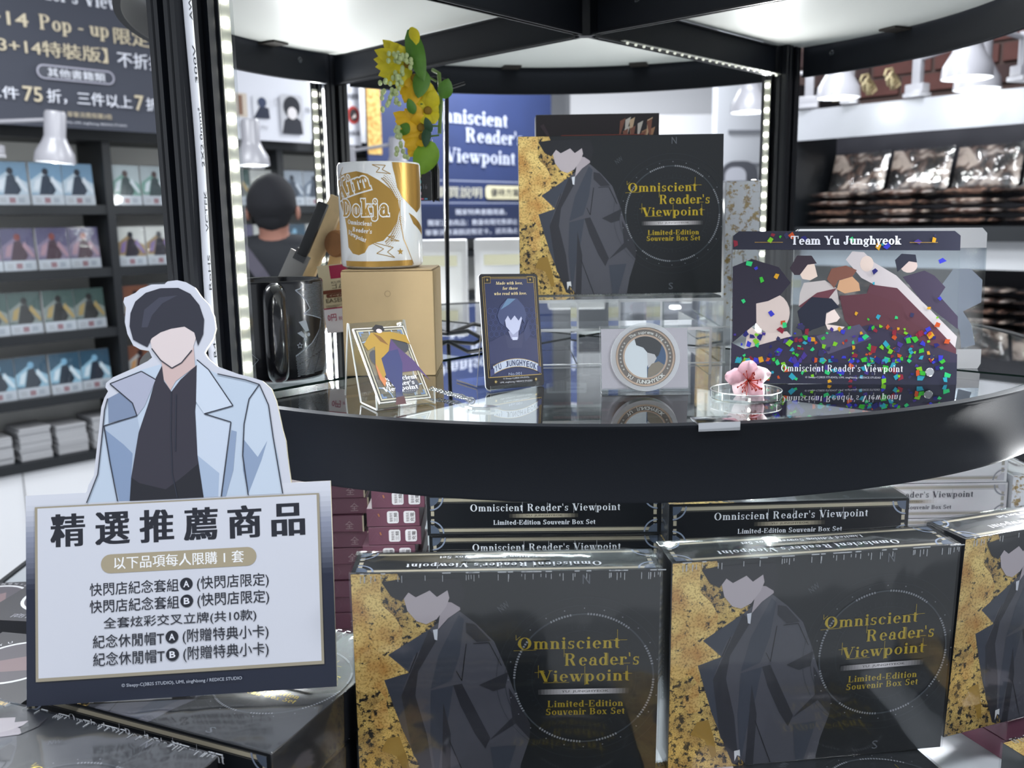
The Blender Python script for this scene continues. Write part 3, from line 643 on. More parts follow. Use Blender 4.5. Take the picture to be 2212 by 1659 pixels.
# ------------------------------------------------------------------ clear cases on a low table behind the rack
t = thing('low_display_table', 'grey low display table standing behind the round black rack', 'table', (.15, 2.0, 0))
g = G(); g.box(-.75, .75, -.22, .3, -.20, -.17, mat('table_top_grey', '#9b9ea2', .3)); g.build('table_top', t, bevel=.003)
g = G(); g.box(-.73, .73, -.18, .28, FLOOR, -.20, mat('plinth_grey', '#d6d8da', .45)); g.build('added_plinth', t, bevel=.003)  # pale plinth added to lighten the view through the glass shelf
for sx in (-.24, .24):
    g = G(); g.box(sx-.0015, sx+.0015, -.1815, -.18, FLOOR, -.21, mat('joint_grey')); g.build('plinth_joint', t)
for k, (x, y, w, h, z, col, cn) in enumerate(((-.21, 1.92, .12, .27, -.17, '#c9c9bf', 'grey striped'), (-.075, 1.94, .13, .27, -.17, '#b9bcc0', 'plain grey'), (.08, 1.95, .12, .22, -.17, '#9c6f6a', 'dull red'),
                                              (.215, 1.93, .13, .2, -.17, '#8a8d92', 'mid grey'), (.36, 1.95, .12, .21, -.17, '#a57a74', 'rose'), (.5, 1.94, .13, .2, -.17, '#b0b3b8', 'silver grey'))):
    t = thing('clear_case', 'frosted clear case with a %s card inside, on the table behind the rack' % cn, 'case', (x, y, z), group='clear cases on the table behind the rack')
    g = G(); g.box(0, w, 0, .05, 0, h, sheet_mat('frosted_plastic', '#d3d6d8', .45, 1.5, extra=.5)); g.build('case_shell', t, bevel=.004)
    g = G(); g.box(.012, w-.012, .02, .03, .012, h*.9, mat('card_'+cn.replace(' ', '_'), col, .6, var=.5, bscale=12)); g.build('card_insert', t)
    g = G(); g.box(.02, w-.02, -.002, 0, h*.8, h*.88, mat('case_label', '#a8a68e', .6)); g.build('case_label', t)

# ------------------------------------------------------------------ the customer seen from behind
def skin(name, verts, edges, radii, m, parent, sub=2):
    me = bpy.data.meshes.new(name); me.from_pydata(verts, edges, []); o = bpy.data.objects.new(name, me); COL.objects.link(o)
    md = o.modifiers.new('skin', 'SKIN'); md.use_smooth_shade = True
    for i, r_ in enumerate(radii):
        me.skin_vertices[0].data[i].radius = r_ if hasattr(r_, '__len__') else (r_, r_); me.skin_vertices[0].data[i].use_root = (i == 0)
    o.modifiers.new('sub', 'SUBSURF').levels = sub; o.modifiers['sub'].render_levels = sub
    dg = bpy.context.evaluated_depsgraph_get(); nm = bpy.data.meshes.new_from_object(o.evaluated_get(dg)); nm.name = name
    bpy.data.objects.remove(o); nm.materials.clear(); nm.materials.append(m)
    nm.polygons.foreach_set('use_smooth', [True]*len(nm.polygons))
    q = bpy.data.objects.new(name, nm); COL.objects.link(q); q.parent = parent; return q
t = thing('person', 'person seen from behind with short black hair, black shirt and a dark shoulder strap', 'person', (-.985, 3.9, FLOOR))
SKN = mat('skin', '#94685a', .55); SHT = mat('black_shirt', '#14181f', .8, bump=.2, bscale=60); TRS = mat('dark_trousers', '#20232b', .8)
hz = 1.56
V = [(0, 0, .92), (0, 0, 1.1), (0, .01, 1.3), (0, .02, 1.44), (0, .01, 1.50), (0, 0, 1.55), (0, 0, 1.62), (0, 0, 1.68),
     (-.17, .02, 1.42), (-.25, .02, 1.12), (-.27, -.04, .88), (-.27, -.08, .80), (.17, .02, 1.42), (.25, .02, 1.12), (.27, -.04, .88), (.27, -.08, .80),
     (-.09, 0, .86), (-.1, -.01, .48), (-.1, .03, .09), (-.1, -.1, .05), (.09, 0, .86), (.1, -.01, .48), (.1, .03, .09), (.1, -.1, .05)]
EDG = [(0, 1), (1, 2), (2, 3), (3, 4), (4, 5), (5, 6), (6, 7), (3, 8), (8, 9), (9, 10), (10, 11), (3, 12), (12, 13), (13, 14), (14, 15), (0, 16), (16, 17), (17, 18), (18, 19), (0, 20), (20, 21), (21, 22), (22, 23)]
RD = [(.14, .1), (.14, .1), (.13, .09), (.06, .05), .05, (.07, .085), (.082, .1), (.06, .075), .06, .045, .03, .035, .06, .045, .03, .035, .08, .058, .04, .035, .08, .058, .04, .035]
skin('body', V, EDG, RD, SKN, t)
skin('shirt', [(0, 0, .90), (0, 0, 1.1), (0, .01, 1.31), (0, .015, 1.43), (0, .01, 1.51), (-.18, .02, 1.41), (-.255, .02, 1.12), (.18, .02, 1.41), (.255, .02, 1.12)],
     [(0, 1), (1, 2), (2, 3), (3, 4), (3, 5), (5, 6), (3, 7), (7, 8)], [(.165, .12), (.16, .115), (.185, .125), (.15, .115), (.082, .085), .092, .068, .092, .068], SHT, t)
skin('trousers', [(0, 0, .95), (-.09, 0, .86), (-.1, -.01, .48), (-.1, .03, .12), (.09, 0, .86), (.1, -.01, .48), (.1, .03, .12)], [(0, 1), (1, 2), (2, 3), (0, 4), (4, 5), (5, 6)],
     [(.15, .12), .1, .075, .06, .1, .075, .06], TRS, t)
g = G(); g.ball((0, 0, 0), 1, mat('black_hair', '#14151b', .95, bump=.5, bscale=90), 24, 16, (.102, .115, .125))
o = g.build('hair', t, smooth=True); o.location = (0, -.012, 1.628)
for v in o.data.vertices:
    if v.co.z < -.03: v.co.x *= .86; v.co.y = v.co.y*.75-.005
    v.co += Vector((random.uniform(-1, 1), random.uniform(-1, 1), random.uniform(-1, 1)))*.0015
for s in (-1, 1):
    g = G(); g.ball((s*.104, .0, 1.590), .03, SKN, 10, 7, (.35, .6, 1)); g.build('ear', t, smooth=True)
g = G(); pts = [(-.15, -.05, 1.475), (-.1, -.115, 1.44), (-.03, -.14, 1.35), (.05, -.14, 1.22), (.14, -.12, 1.08)]
for a, b in zip(pts, pts[1:]):
    a, b = Vector(a), Vector(b); w = Vector((.02, 0, .016)); g.add([tuple(a-w), tuple(a+w), tuple(b+w), tuple(b-w), tuple(a-w-Vector((0, .006, 0))), tuple(a+w-Vector((0, .006, 0))), tuple(b+w-Vector((0, .006, 0))), tuple(b-w-Vector((0, .006, 0)))],
        [(0, 1, 2, 3), (4, 7, 6, 5), (0, 4, 5, 1), (3, 2, 6, 7)], mat('strap_grey', '#45424f', .7))
g.build('shoulder_strap', t)
#@@RACK
# ================================================================== THE ROUND RACK
HX, HY = .0897, 1.1016
rack = thing('display_rack', 'black round two-tier display rack with glass shelf and lit corner posts', 'display rack', (HX, HY, 0))
def pol(r, a, z=0): return (r*math.cos(R(a)), r*math.sin(R(a)), z)
POSTS = {'fl': (-.2367-HX, .7193-HY), 'fr': (.474-HX, .745-HY), 'bl': (-.275-HX, 1.472-HY), 'br': (.411-HX, 1.442-HY)}
PA = {k: math.degrees(math.atan2(y, x)) for k, (x, y) in POSTS.items()}
def post(k):
    x, y = POSTS[k]; h, o, d = .021, .0042, .008; q = []
    for j in range(4):
        a = R(PA[k]+90*j); c, s = math.cos(a), math.sin(a)
        for u, v in ((h, -h+.002), (h, -.013), (h-.002, -.012), (h-.002, -.0105), (h, -.0095), (h, -o), (h-d, -o), (h-d, o), (h, o), (h, .0095), (h-.002, .0105), (h-.002, .012), (h, .013), (h, h-.002)):
            q.append((x+u*c-v*s, y+u*s+v*c))
    g = G(); g.prism(q, FLOOR, .41, M_BLACK2); return g.build('corner_post', rack)
for k in POSTS: post(k)
def arcband(r, z0, z1, th, a0, a1, m, name, n=40, lip=0):
    g = G(); vs = []; fs = []
    pr = [(r-th, z0), (r, z0), (r, z1), (r-th, z1)] if not lip else [(r-lip, z0), (r, z0), (r, z0+.002), (r-.0005, z0+.003), (r-.0005, z1-.003), (r, z1-.002), (r, z1), (r-lip, z1), (r-lip, z1-.002), (r-th, z1-.0025), (r-th, z0+.0025), (r-lip, z0+.002)]
    k = len(pr)
    for i in range(n+1):
        a = R(a0+(a1-a0)*i/n); vs += [(q*math.cos(a), q*math.sin(a), z) for q, z in pr]
    for i in range(n): fs += [(i*k+j, i*k+(j+1) % k, (i+1)*k+(j+1) % k, (i+1)*k+j) for j in range(k)]
    fs += [tuple(range(k))[::-1], tuple(range(n*k, (n+1)*k))]
    g.add(vs, fs, m); return g.build(name, rack, smooth=True)
aa = [PA['fl'], PA['fr'], PA['br'], PA['bl'], PA['fl']+360]
for a, b in zip(aa, aa[1:]):
    arcband(.4965, .343, .395, .003, a+2.6, b-2.6, M_BLACK, 'upper_rim', lip=.007)
    arcband(.5, -.0525, .001, .003, a+2.4, b-2.4, M_BLACK, 'lower_rim', lip=.009)
    for z0, z1, m, me, nm in ((.3855, .3885, M_PANEL, M_PANEL, 'white_panel'), (-.006, 0, M_GLASS, M_GEDGE, 'glass_panel')):
        g = G(); A = [pol(.008, (a+b)/2)[:2]]+[pol(.4885, a+.6+(b-a-1.2)*i/24)[:2] for i in range(25)]
        g.prism(A, z0, z1, m, me); g.build(nm, rack)
for k in POSTS:
    x, y = POSTS[k]; L = math.hypot(x, y)-.022; a = PA[k]
    for z0, z1 in ((.343, .385), (-.0465, -.0075)):
        g = G(); g.T = Matrix.Rotation(R(a), 4, 'Z'); g.box(.012, L, -.0022, .0022, z0, z1, M_BLACK); g.box(.012, L, -.0045, .0045, z0, z0+.0022, M_BLACK2); g.box(.012, L, -.0045, .0045, z1-.002, z1, M_BLACK2)
        g.build('cross_beam', rack)
for z0, z1 in ((.343, .41), (-.0465, -.0075)):
    g = G(); st = []
    for j in range(4):
        for da, rr in ((-14, .0085), (-9, .019), (-3, .013), (3, .013), (9, .019), (14, .0085)): st.append(pol(rr, (45, 135, 225, 315)[j]+da)[:2])
    g.prism(st, z0-.0005, z1, M_BLACK2); g.build('hub', rack)
    if z0 < 0:
        g = G(); g.lathe([(0, -.0525), (.03, -.0525), (.03, -.049), (0, -.049)], M_BLACK2, 32); g.build('hub_plate', rack)
for a, w in ((-170, 12), (172, 12), (100, 12), (75, 12), (25, 12), (-8, 12), (150, 12)):
    g = G(); g.T = Matrix.Rotation(R(a), 4, 'Z'); g.box(.463, .4935, -.014, .014, .3825, .385, mat('bracket_brown', '#2b2723', .5)); g.build('shelf_bracket', rack)
def screw(p, n):
    g = G(); g.T = Matrix.Translation(p) @ Vector(n).to_track_quat('Z', 'Y').to_matrix().to_4x4()
    g.lathe([(0, 0), (.0042, 0), (.0042, .0006), (.0028, .0016), (.0016, .0012), (0, .0006)], mat('screw_dark', '#4a4d52', .25, .9), 14); return g.build('screw', rack, smooth=True)
for a in (PA['bl']-8, PA['bl']+8, PA['br']-8, PA['br']+8): screw(pol(.4928, a, .372), [-q for q in pol(1, a)])
screw(Vector(pol(.07, PA['fr'], .372))+Vector((0, -.0026, 0)), (-.6, -.8, 0))
# front clip on the lower rim and LED strips
g = G(); g.T = Matrix.Rotation(R(-84.4), 4, 'Z'); g.box(.482, .5015, -.0145, .0145, .0012, .0030, M_CHROME); g.box(.5005, .5020, -.0145, .0145, -.003, .0030, M_CHROME); g.build('metal_clip', rack, bevel=.0005)
M_TAPE = mat('led_tape', '#8f8f88', .5); M_LED = mat('led_light', '#fffdf0', .5, emit=70)
chip = G(); chip.box(-.0026, .0026, -.0012, 0, -.0026, .0026, M_LED); chip_o = None
def led_strip(x, y, ang, z0, z1, pw, step=.0172):
    """ang: facing direction in degrees"""
    global chip_o
    g = G(); g.T = Matrix.Translation((x-HX, y-HY, 0)) @ Matrix.Rotation(R(ang+90), 4, 'Z')
    g.box(-.0045, .0045, 0, .0012, z0, z1, M_TAPE)
    s = g.build('led_strip', rack)
    g = G(); g.T = Matrix.Translation((x-HX, y-HY, 0)) @ Matrix.Rotation(R(ang+90), 4, 'Z')
    g.box(-.0052, .0052, -.0032, -.0026, z0, z1, sheet_mat('strip_cover', '#eef0f0', .12, 1.5, extra=.05)); g.build('strip_cover', s)
    z = z0+.008
    while z < z1-.005:
        if chip_o is None: chip_o = chip.build('led_chip', s); o = chip_o
        else: o = bpy.data.objects.new('led_chip', chip_o.data); COL.objects.link(o); o.parent = s
        o.matrix_parent_inverse.identity()
        o.matrix_local = Matrix.Translation((x-HX, y-HY, z)) @ Matrix.Rotation(R(ang+90), 4, 'Z'); z += step
    d = Vector((math.cos(R(ang)), math.sin(R(ang)), 0))
    l = area('led_strip_light', (x+d.x*.006, y+d.y*.006, (z0+z1)/2), .008, pw, d.to_track_quat('-Z', 'Y').to_euler(), (.97, .99, 1), sy=z1-z0)
    return s
x, y = POSTS['fl']; er = Vector(pol(1, PA['fl'])); et = Vector((-er.y, er.x, 0)); q = Vector((x+HX, y+HY, 0))-er*.0175+et*.0225
led_strip(q.x, q.y, PA['fl']+90, .002, .342, 2.0)
led_strip(-.293, 1.452, -60, .002, .338, 1.8, .0178)
led_strip(.388, 1.430, -125, .002, .338, 1.8, .0178)
x, y = POSTS['fr']; er = Vector(pol(1, PA['fr'])); et = Vector((-er.y, er.x, 0)); q = Vector((x+HX, y+HY, 0))-er*.0175-et*.0225
led_strip(q.x, q.y, PA['fr']-90, .002, .342, 2.4)
for k, sg_, pw in (('fl', 1, .5), ('fr', -1, 4.5), ('bl', -1, 1.2), ('br', 1, 1.6)):
    x, y = POSTS[k]; er = Vector(pol(1, PA[k])); et = Vector((-er.y, er.x, 0)); q = Vector((x+HX, y+HY, 0))-er*.0175+et*.0225*sg_
    led_strip(q.x, q.y, PA[k]+90*sg_, -.262, -.058, pw)
# unlit strip along the beam to the far right post
g = G(); g.T = Matrix.Rotation(R(PA['br']), 4, 'Z'); g.box(.06, .455, -.0105, -.0045, .3445, .3455, M_TAPE)
for i in range(23): g.ball((.07+i*.0168, -.0075, .3432), .0019, mat('led_lens_glint', '#e8eadb', .15, emit=.6), 6, 4)  # faint emission imitates glints on lenses that are switched off
o = g.build('beam_led_strip', rack); o['kind'] = 'stuff'
# white cable clipped to the near left post, with its printed type text
x, y = POSTS['fl']; er = Vector(pol(1, PA['fl'])); et = Vector((-er.y, er.x, 0)); c0 = Vector((x, y, 0))+er*.0125+et*.0235
g = G(); g.tube([tuple(c0+er*.0008*math.sin(z*25)+Vector((0, 0, z))) for z in [-.05+i*.015 for i in range(30)]], .0031, mat('cable_white', '#c5c7cf', .35), 12); cab = g.build('power_cable', rack, smooth=True)
p = P(.00002); th0 = math.atan2(et.y-.35*er.y, et.x-.35*er.x)-.25
pz = -.03
for txt, ln in (('PSB KVCTFK', .052), ('R43870', .034), ('RoHS', .026), ('VCTFK', .030), ('2X2.0mm²', .042), ('300V', .026), ('AWS00', .030), ('6020S', .026), ('E228', .024)):
    p.sans(txt, pz, -.0011, pz+ln, .0011, '#20242c', off=.0); pz += ln+.017
# sideways print wrapped on the cable
p.build('cable_print', cab, bend=lambda u, v, w: (c0.x+er.x*.0008*math.sin(u*25)+(.0032+w)*math.cos(th0-v/.0031), c0.y+er.y*.0008*math.sin(u*25)+(.0032+w)*math.sin(th0-v/.0031), u), lift=.00003, sub=.003)
# lower deck
g = G(); g.lathe([(0, -.300), (.70, -.300), (.70, -.278), (.69, -.274), (0, -.274)], mat('deck_grey', '#a9aeb4', .3), 72); g.build('lower_deck', rack, smooth=True)
arc = G(); arc.lathe([(.700, -.345), (.706, -.345), (.706, -.275), (.700, -.275), (.700, -.345)], M_BLACK, 72, close=False); arc.build('deck_rim', rack, smooth=True)

# ================================================================== SOUVENIR BOXES
BW, BH, BD = .2, .1535, .0355
def A(x, y): return ((x-160)/1745*BW, (1-(y-298)/1340)*BH)
def Ap(l): return [A(*q) for q in l]
def cover(white=False):
    p = P(.00002); ground = '#f1f1f3' if white else '#14181c'; hl = '#b9bcc2' if white else '#2c3238'
    p.rect(0, 0, BW, BH, ground)
    leaf = M_LEAFW if white else M_LEAF; sp = M_LEAFW if white else M_LEAFS
    p.poly(Ap([(160, 298), (420, 298), (500, 470), (660, 620), (500, 760), (500, 930), (430, 1000), (500, 1400), (640, 1638), (160, 1638)]), '#000000', sp)
    p.poly(Ap([(160, 298), (328, 298), (322, 480), (400, 560), (440, 640), (430, 730), (400, 800), (470, 900), (335, 950), (345, 1090), (290, 1010), (215, 1030), (160, 1010)]), '#000000', leaf)
    p.poly(Ap([(250, 1120), (330, 1060), (350, 1250), (280, 1260), (240, 1200)]), '#000000', leaf)
    p.poly(Ap([(330, 1320), (400, 1310), (440, 1440), (460, 1560), (430, 1570), (380, 1440), (290, 1400)]), '#9a7a34' if not white else '#b79a55')
    # plain coat silhouette, no face drawn
    c1, c2, c3, lt = ('#4b4c55', '#2c2d34', '#3a3f4b', '#6a6d78') if not white else ('#c9cbd2', '#9a9ca6', '#b3b8c4', '#e2e3e8')
    p.poly(Ap([(765, 530), (860, 610), (960, 720), (1030, 900), (1060, 1000), (1110, 1130), (1165, 1250), (1160, 1340), (1110, 1500), (1085, 1638), (650, 1638), (480, 1440), (430, 1250), (325, 950), (470, 905), (352, 792), (590, 640), (690, 560)]), c1)
    p.poly(Ap([(352, 792), (590, 640), (600, 700), (500, 800), (465, 885)]), c3)
    p.poly(Ap([(325, 950), (470, 905), (430, 1010), (440, 1200), (480, 1420), (420, 1270)]), c3)
    p.poly(Ap([(590, 640), (640, 690), (520, 900), (500, 1050), (560, 1300), (600, 1638), (560, 1620), (470, 1400), (420, 1050), (480, 900)]), c2)
    p.poly(Ap([(760, 550), (790, 580), (760, 800), (710, 960), (590, 1010), (640, 800)]), c3)
    p.poly(Ap([(720, 990), (770, 980), (930, 1330), (900, 1400), (840, 1300), (760, 1120)]), c2)
    p.poly(Ap([(590, 1020), (720, 990), (690, 1180), (640, 1400), (610, 1638), (580, 1300)]), c3)
    p.poly(Ap([(660, 1100), (700, 1300), (690, 1638), (640, 1638)]), c2)
    p.poly(Ap([(870, 990), (1040, 910), (1020, 1010), (950, 1030)]), c2)
    p.poly(Ap([(1040, 1010), (1080, 1080), (1165, 1250), (1160, 1340), (1080, 1240), (930, 1340), (1060, 1200)]), c2)
    p.poly(Ap([(930, 1390), (1080, 1380), (1010, 1638), (960, 1638)]), c3)
    p.poly(Ap([(800, 600), (850, 610), (940, 715), (860, 720), (800, 660)]), c2)
    for l in ([(800, 730), (770, 960), (740, 900)], [(470, 905), (520, 780)], [(690, 1340), (800, 1638)], [(840, 730), (930, 725), (1000, 870)]): p.line(Ap(l), .0005, '#15161b' if not white else '#7a7c86')
    p.poly(Ap([(640, 640), (655, 540), (690, 470), (765, 480), (770, 520), (700, 570)]), '#a79ea5')
    p.poly(Ap([(452, 440), (470, 520), (520, 585), (575, 605), (635, 575), (690, 500), (720, 420), (700, 350), (480, 350)]), '#b4abb1')
    p.poly(Ap([(330, 345), (420, 332), (600, 328), (770, 332), (800, 420), (775, 510), (715, 470), (700, 400), (640, 440), (600, 400), (520, 440), (480, 410), (440, 465), (380, 430)]), '#1d1e24')
    p.poly(Ap([(612, 640), (640, 635), (635, 705), (620, 700)]), '#cfd3dc')
    # compass rings
    cx, cy, k = *A(1475, 960), BW/1745
    p.layer()
    for r0, w, n in ((398, 9, 60), (300, 2, 48), (455, 2.5, 60), (505, 2, 60)):
        for q in ring(cx, cy, r0*k, (r0+w)*k, n=n):
            if all(0 < a < BW and 0 < b < BH for a, b in q): p.poly(q, hl if r0 != 398 else ('#3b4147' if not white else '#c0c2c8'), up=False)
    p.layer()
    for i in range(150):
        a = 360*i/150
        if 50 < a % 90 < 88 or 10 < a % 90 < 30:
            q = ring(cx, cy, 396*k, 409*k, a, a+1.1, 1)[0]; p.poly(q, '#8b8e94', up=False)
    for i in range(60):
        a = 6*i; l = 36 if i % 5 == 0 else 16
        p.poly(ring(cx, cy, (330-l)*k, 330*k, a, a+.5, 1)[0], hl, up=False)
    for i in range(24):
        q = ell(cx+437*k*math.cos(R(15*i)), cy+437*k*math.sin(R(15*i)), 4*k, 4*k, n=6); p.poly(q, '#7b7f86', up=False)
    def az(x, y, h): return A(x, y)+A(x, y-h)
    p.sans('N', *A(1463, 375), *A(1505, 318), '#5d6168'); p.sans('S', *A(1448, 1605), *A(1485, 1548), '#5d6168'); p.sans('NW', *A(1000, 540), A(1065, 540)[0], A(0, 500)[1], '#4a4f55', rot=35)
    fo = '#c3aa36' if not white else '#54565e'; fm = M_FOIL if not white else M_INK
    kx = BW/1745; ky = BH/1340
    for t_, x0, x1, y, cap in (('Omniscient', 1092, 1682, 770, 72), ("Reader's", 1362, 1795, 876, 76), ('Viewpoint', 1215, 1742, 975, 70), ('Limited-Edition', 1265, 1705, 1137, 40), ('Souvenir Box Set', 1254, 1716, 1187, 40)):
        a, b = A(x0, y); c, _ = A(x1, y); p.serif(t_, a, c, b, cap*ky, fo, fm, grow=.004 if cap > 50 else .010, track=.06)
    for l in ([(1085, 680), (1085, 712), (1110, 690)], [(1070, 777), (1200, 775)], [(1665, 655), (1665, 770)], [(1620, 720), (1722, 720)], [(1360, 700), (1360, 820)], [(1190, 915), (1250, 915)], [(1212, 870), (1212, 950)], [(1480, 880), (1480, 1000)], [(1725, 880), (1725, 975)], [(1700, 930), (1752, 930)], [(1240, 980), (1390, 980)], [(1612, 800), (1612, 870)], [(1640, 865), (1740, 865)]):
        p.line(Ap(l), .00028, fo, fm)
    a, b = A(1210, 1055); c, d = A(1735, 1022)
    p.grad(a, b, c, d, [(0, ground), (.25, '#a9a6a8'), (.5, '#e3dfe2'), (.75, '#a9a6a8'), (1, ground)], vert=False, n=28)
    p.sans('YU  JUNGHYEOK', *A(1345, 1048), *A(1620, 1030), '#3a3434', off=.006)
    p.poly(Ap([(565, 1530), (600, 1525), (605, 1570), (585, 1560), (570, 1600)]), '#d7d9dd')
    return p
def spine(white=False):
    p = P(.00002); ground, ln, tx = ('#15181d', '#a39c8a', '#d9dce4') if not white else ('#f3f3f5', '#b8b4a8', '#4a4c54')
    p.rect(0, 0, BW, BD, ground); k = BW/1590
    def Y(y): return BD-y*BD/282
    for a, b in ((20, 44), (236, 258)): p.rect(60*k, Y(b), BW-60*k, Y(a), ln)
    for a in (14, 50, 230, 266): p.rect(20*k, Y(a+2), BW-20*k, Y(a), '#6d6b66' if not white else '#8d8d90')
    for s in (0, 1):
        fx = (lambda x: BW-x) if s else (lambda x: x)
        for y0 in (60, 110, 165, 210): p.rect(*sorted((fx(26*k), fx(48*k)))[:1], Y(y0+34), sorted((fx(26*k), fx(48*k)))[1], Y(y0), ln)
        for yy, (a0, a1) in ((14, (270, 360)), (268, (0, 90))):
            A0, A1 = (a0, a1) if not s else (180-a1, 180-a0)
            p.polys(ring(fx(22*k), Y(yy), 82*k, 92*k, A0, A1, 10), '#7f8aa0' if not white else '#9a9da6'); p.polys(ring(fx(22*k), Y(yy), 0, 60*k, A0, A1, 6), '#4d5768' if not white else '#cfd0d6')
    p.serif("Omniscient Reader's Viewpoint", 294*k, 1318*k, Y(112), .0062, tx, grow=.006, track=.07)
    for x in (650, 820, 1000, 1150): p.rect(x*k, Y(125), x*k+.0002, Y(45), tx)
    p.rect(880*k, Y(84), 1010*k, Y(82), tx) if False else None
    p.grad(560*k, Y(160), 1030*k, Y(132), [(0, ground), (.3, '#a59d8b'), (.7, '#a59d8b'), (1, ground)], vert=False, n=20)
    p.sans('YU  JUNGHYEOK', 672*k, Y(154), 925*k, Y(139), '#26221f' if not white else '#5a564f', off=.006)
    p.serif('Limited-Edition Souvenir Box Set', 452*k, 1148*k, Y(208), .0040, tx, grow=.014, track=.05)
    return p
def souvenir(name, label, white=False, wrap=True):
    t = thing(name, label, 'box', (0, 0, 0))
    g = G(); g.box(0, BW, 0, BD, 0, BH, mat('carton_black' if not white else 'carton_white', '#191b20' if not white else '#ebebee', .3)); g.build('carton', t, bevel=.0006, seg=1)
    cover(white).build('cover_print', t, (0, 0, 0), (1, 0, 0), (0, 0, 1), lift=.00015)
    spine(white).build('spine_print', t, (BW, 0, BH), (-1, 0, 0), (0, -1, 0), lift=.00015) if False else spine(white).build('spine_print', t, (BW, BD, BH) if False else (BW, BD, BH), (-1, 0, 0), (0, -1, 0), lift=.00015)
    spine(white).build('spine_print', t, (0, BD, 0), (1, 0, 0), (0, -1, 0), lift=.00015)
    p = P(.00002); p.rect(0, 0, BD, BH, '#2a2c31' if not white else '#ededf0', M_LEAFW if white else None)
    p.sans('YU JUNGHYEOK', BD*.62, BH*.3, BD*.62+BH*.35, BH*.3+.003, '#a5a7ac' if not white else '#8a8b90', rot=90)
    p.build('side_print', t, (0, BD, 0), (0, -1, 0), (0, 0, 1), lift=.00015)
    if wrap:
        g = G(); e = .0014; n = 14; g.box(-e, BW+e, -e, BD+e, -e*.1, BH+e, M_WRAP); o = g.build('shrink_wrap', t, bevel=.0012, seg=2)
        g = G(); w = mat('seal_crimp', '#cfd3d8', .15, .6)
        rnd = random.Random(3)
        for i in range(46):
            x = rnd.random()*BW; l = rnd.uniform(.0015, .005); g.box(x, x+.0004, -.0018, -.0014, BH-.001-l, BH-.001, w)
            if i % 2: g.box(x, x+rnd.uniform(.002, .006), -.0016, -.0012, BH+.0002, BH+.0008, w)
        o = g.build('film_crimps', t); o['kind'] = 'stuff'
    return t
GB = 'black souvenir box sets'
boxA = souvenir('souvenir_box', 'unwrapped black and gold souvenir box raised on the clear acrylic riser', wrap=False)
boxA['group'] = GB; boxA.matrix_world = Matrix.Translation((.0095, .9182, .0645)) @ rotm(-.2, -2.3).to_4x4()
boxB = souvenir('souvenir_box', 'shrink wrapped black and gold box standing in front, beside the recommendation sign'); boxB['group'] = GB
boxB.matrix_world = Matrix.Translation((-.1065, .5655, -.2378)) @ rotm(1.06, 1.6, .36).to_4x4()
dup(boxB, (.1036, .5776, -.2378), rotm(6.87, 2.15, -.34), 'shrink wrapped black and gold box standing in the middle of the front row')
dup(boxB, (.312, .6167, -.2385), rotm(19.96, 2.32), 'black and gold box standing at the end of the front row, cut by the frame')
def lying(src, x, y, ztop, yaw, label, tilt=-90, roll=0): return dup(src, (x, y, ztop), Matrix.Rotation(R(yaw), 3, 'Z') @ Matrix.Rotation(R(roll), 3, 'Y') @ Matrix.Rotation(R(tilt), 3, 'X'), label)
DK = -.274; T = .0370
for k in range(5):
    pos = ['topmost', 'second', 'third', 'fourth', 'lowest']
    lying(boxB, -.0745+(0, .001, -.001, .001, 0)[k], .759+(0, .002, 0, .001, 0)[k], DK+.0365*(5-k)+.001-.0025, -.9+(0, .4, -.5, .3, 0)[k], 'wrapped black box lying %s in the pile behind the nearest standing box' % pos[k])
    lying(boxB, .1275+(0, -.001, .001, 0, 0)[k], .7242+(0, .002, 0, .001, 0)[k], DK+.0365*(5-k)+.001-.0025, 2.3+(0, .4, -.5, .3, 0)[k], 'wrapped black box lying %s in the pile next to the white boxes' % pos[k])
U = DK+.0365
for k in range(3):
    lying(boxB, -.328, .572, DK+.0355*(3-k), -23.4+(0, .6, -.6)[k], 'black box lying %s in the slanted pile under the recommendation sign' % pos[k])
    lying(boxB, -.4186, .4264, DK+.0355*(3-k)-.0005, -22.5+(0, -.8, .5)[k], 'black box lying %s in the pile nearest the camera below the sign' % pos[k])
lying(boxB, -.088, .410, U-.0008, 10, 'black box lying flat under the nearest standing black box')
lying(boxB, .1165, .436, U-.0008, 12, 'black box lying flat under the middle standing black box')
lying(boxB, .4030, .463, U-.0008, 20, 'gold speckled black box lying flat in the front corner before the end box')
for k in range(2): lying(boxB, -.166, .318, DK+.0365*2-.0365*k+.011*(1-k), 0, ('orange gold cornered black box lying on another at the very front', 'black box lying beneath the orange gold cornered box at the very front')[k])
bk = dup(boxB, (.2310, 1.167, -.2023), rotm(180), 'black box standing below the glass with its barcode side towards the camera')
p = P(.00005); p.rect(0, 0, BW, BH, '#17181d'); p.poly(rrect(.012, .127, .062, .1485, .002), '#c9ccd0')
p.layer(); rb_ = random.Random(2); x = .0155
while x < .036: w_ = rb_.choice([.0004, .0007, .0011]); p.rect(x, .1295, x+w_, .1465, '#26272c', up=False); x += w_+rb_.choice([.0005, .0008])
p.sans('CE 回收標示', .0385, .141, .059, .1462, '#303238'); p.sans('7 歲以上 製造', .0385, .135, .054, .1375, '#5a5c62'); p.sans('批號 0123456789', .0385, .1305, .059, .133, '#5a5c62') if False else p.rect(.0385, .1312, .059, .1325, '#7a7c82')
for k in range(7):
    p.rect(.02, .112-k*.009, .02+(.05, .07, .06, .075, .05, .066, .04)[k], .1155-k*.009, '#4a3a3e' if k % 2 else '#6e2f2f', up=(k == 0)); p.rect(.11, .112-k*.009, .17, .1145-k*.009, '#3f4046', up=False)
p.build('back_print', bk, (BW, BD, 0), (-1, 0, 0), (0, 0, 1), lift=.0018)
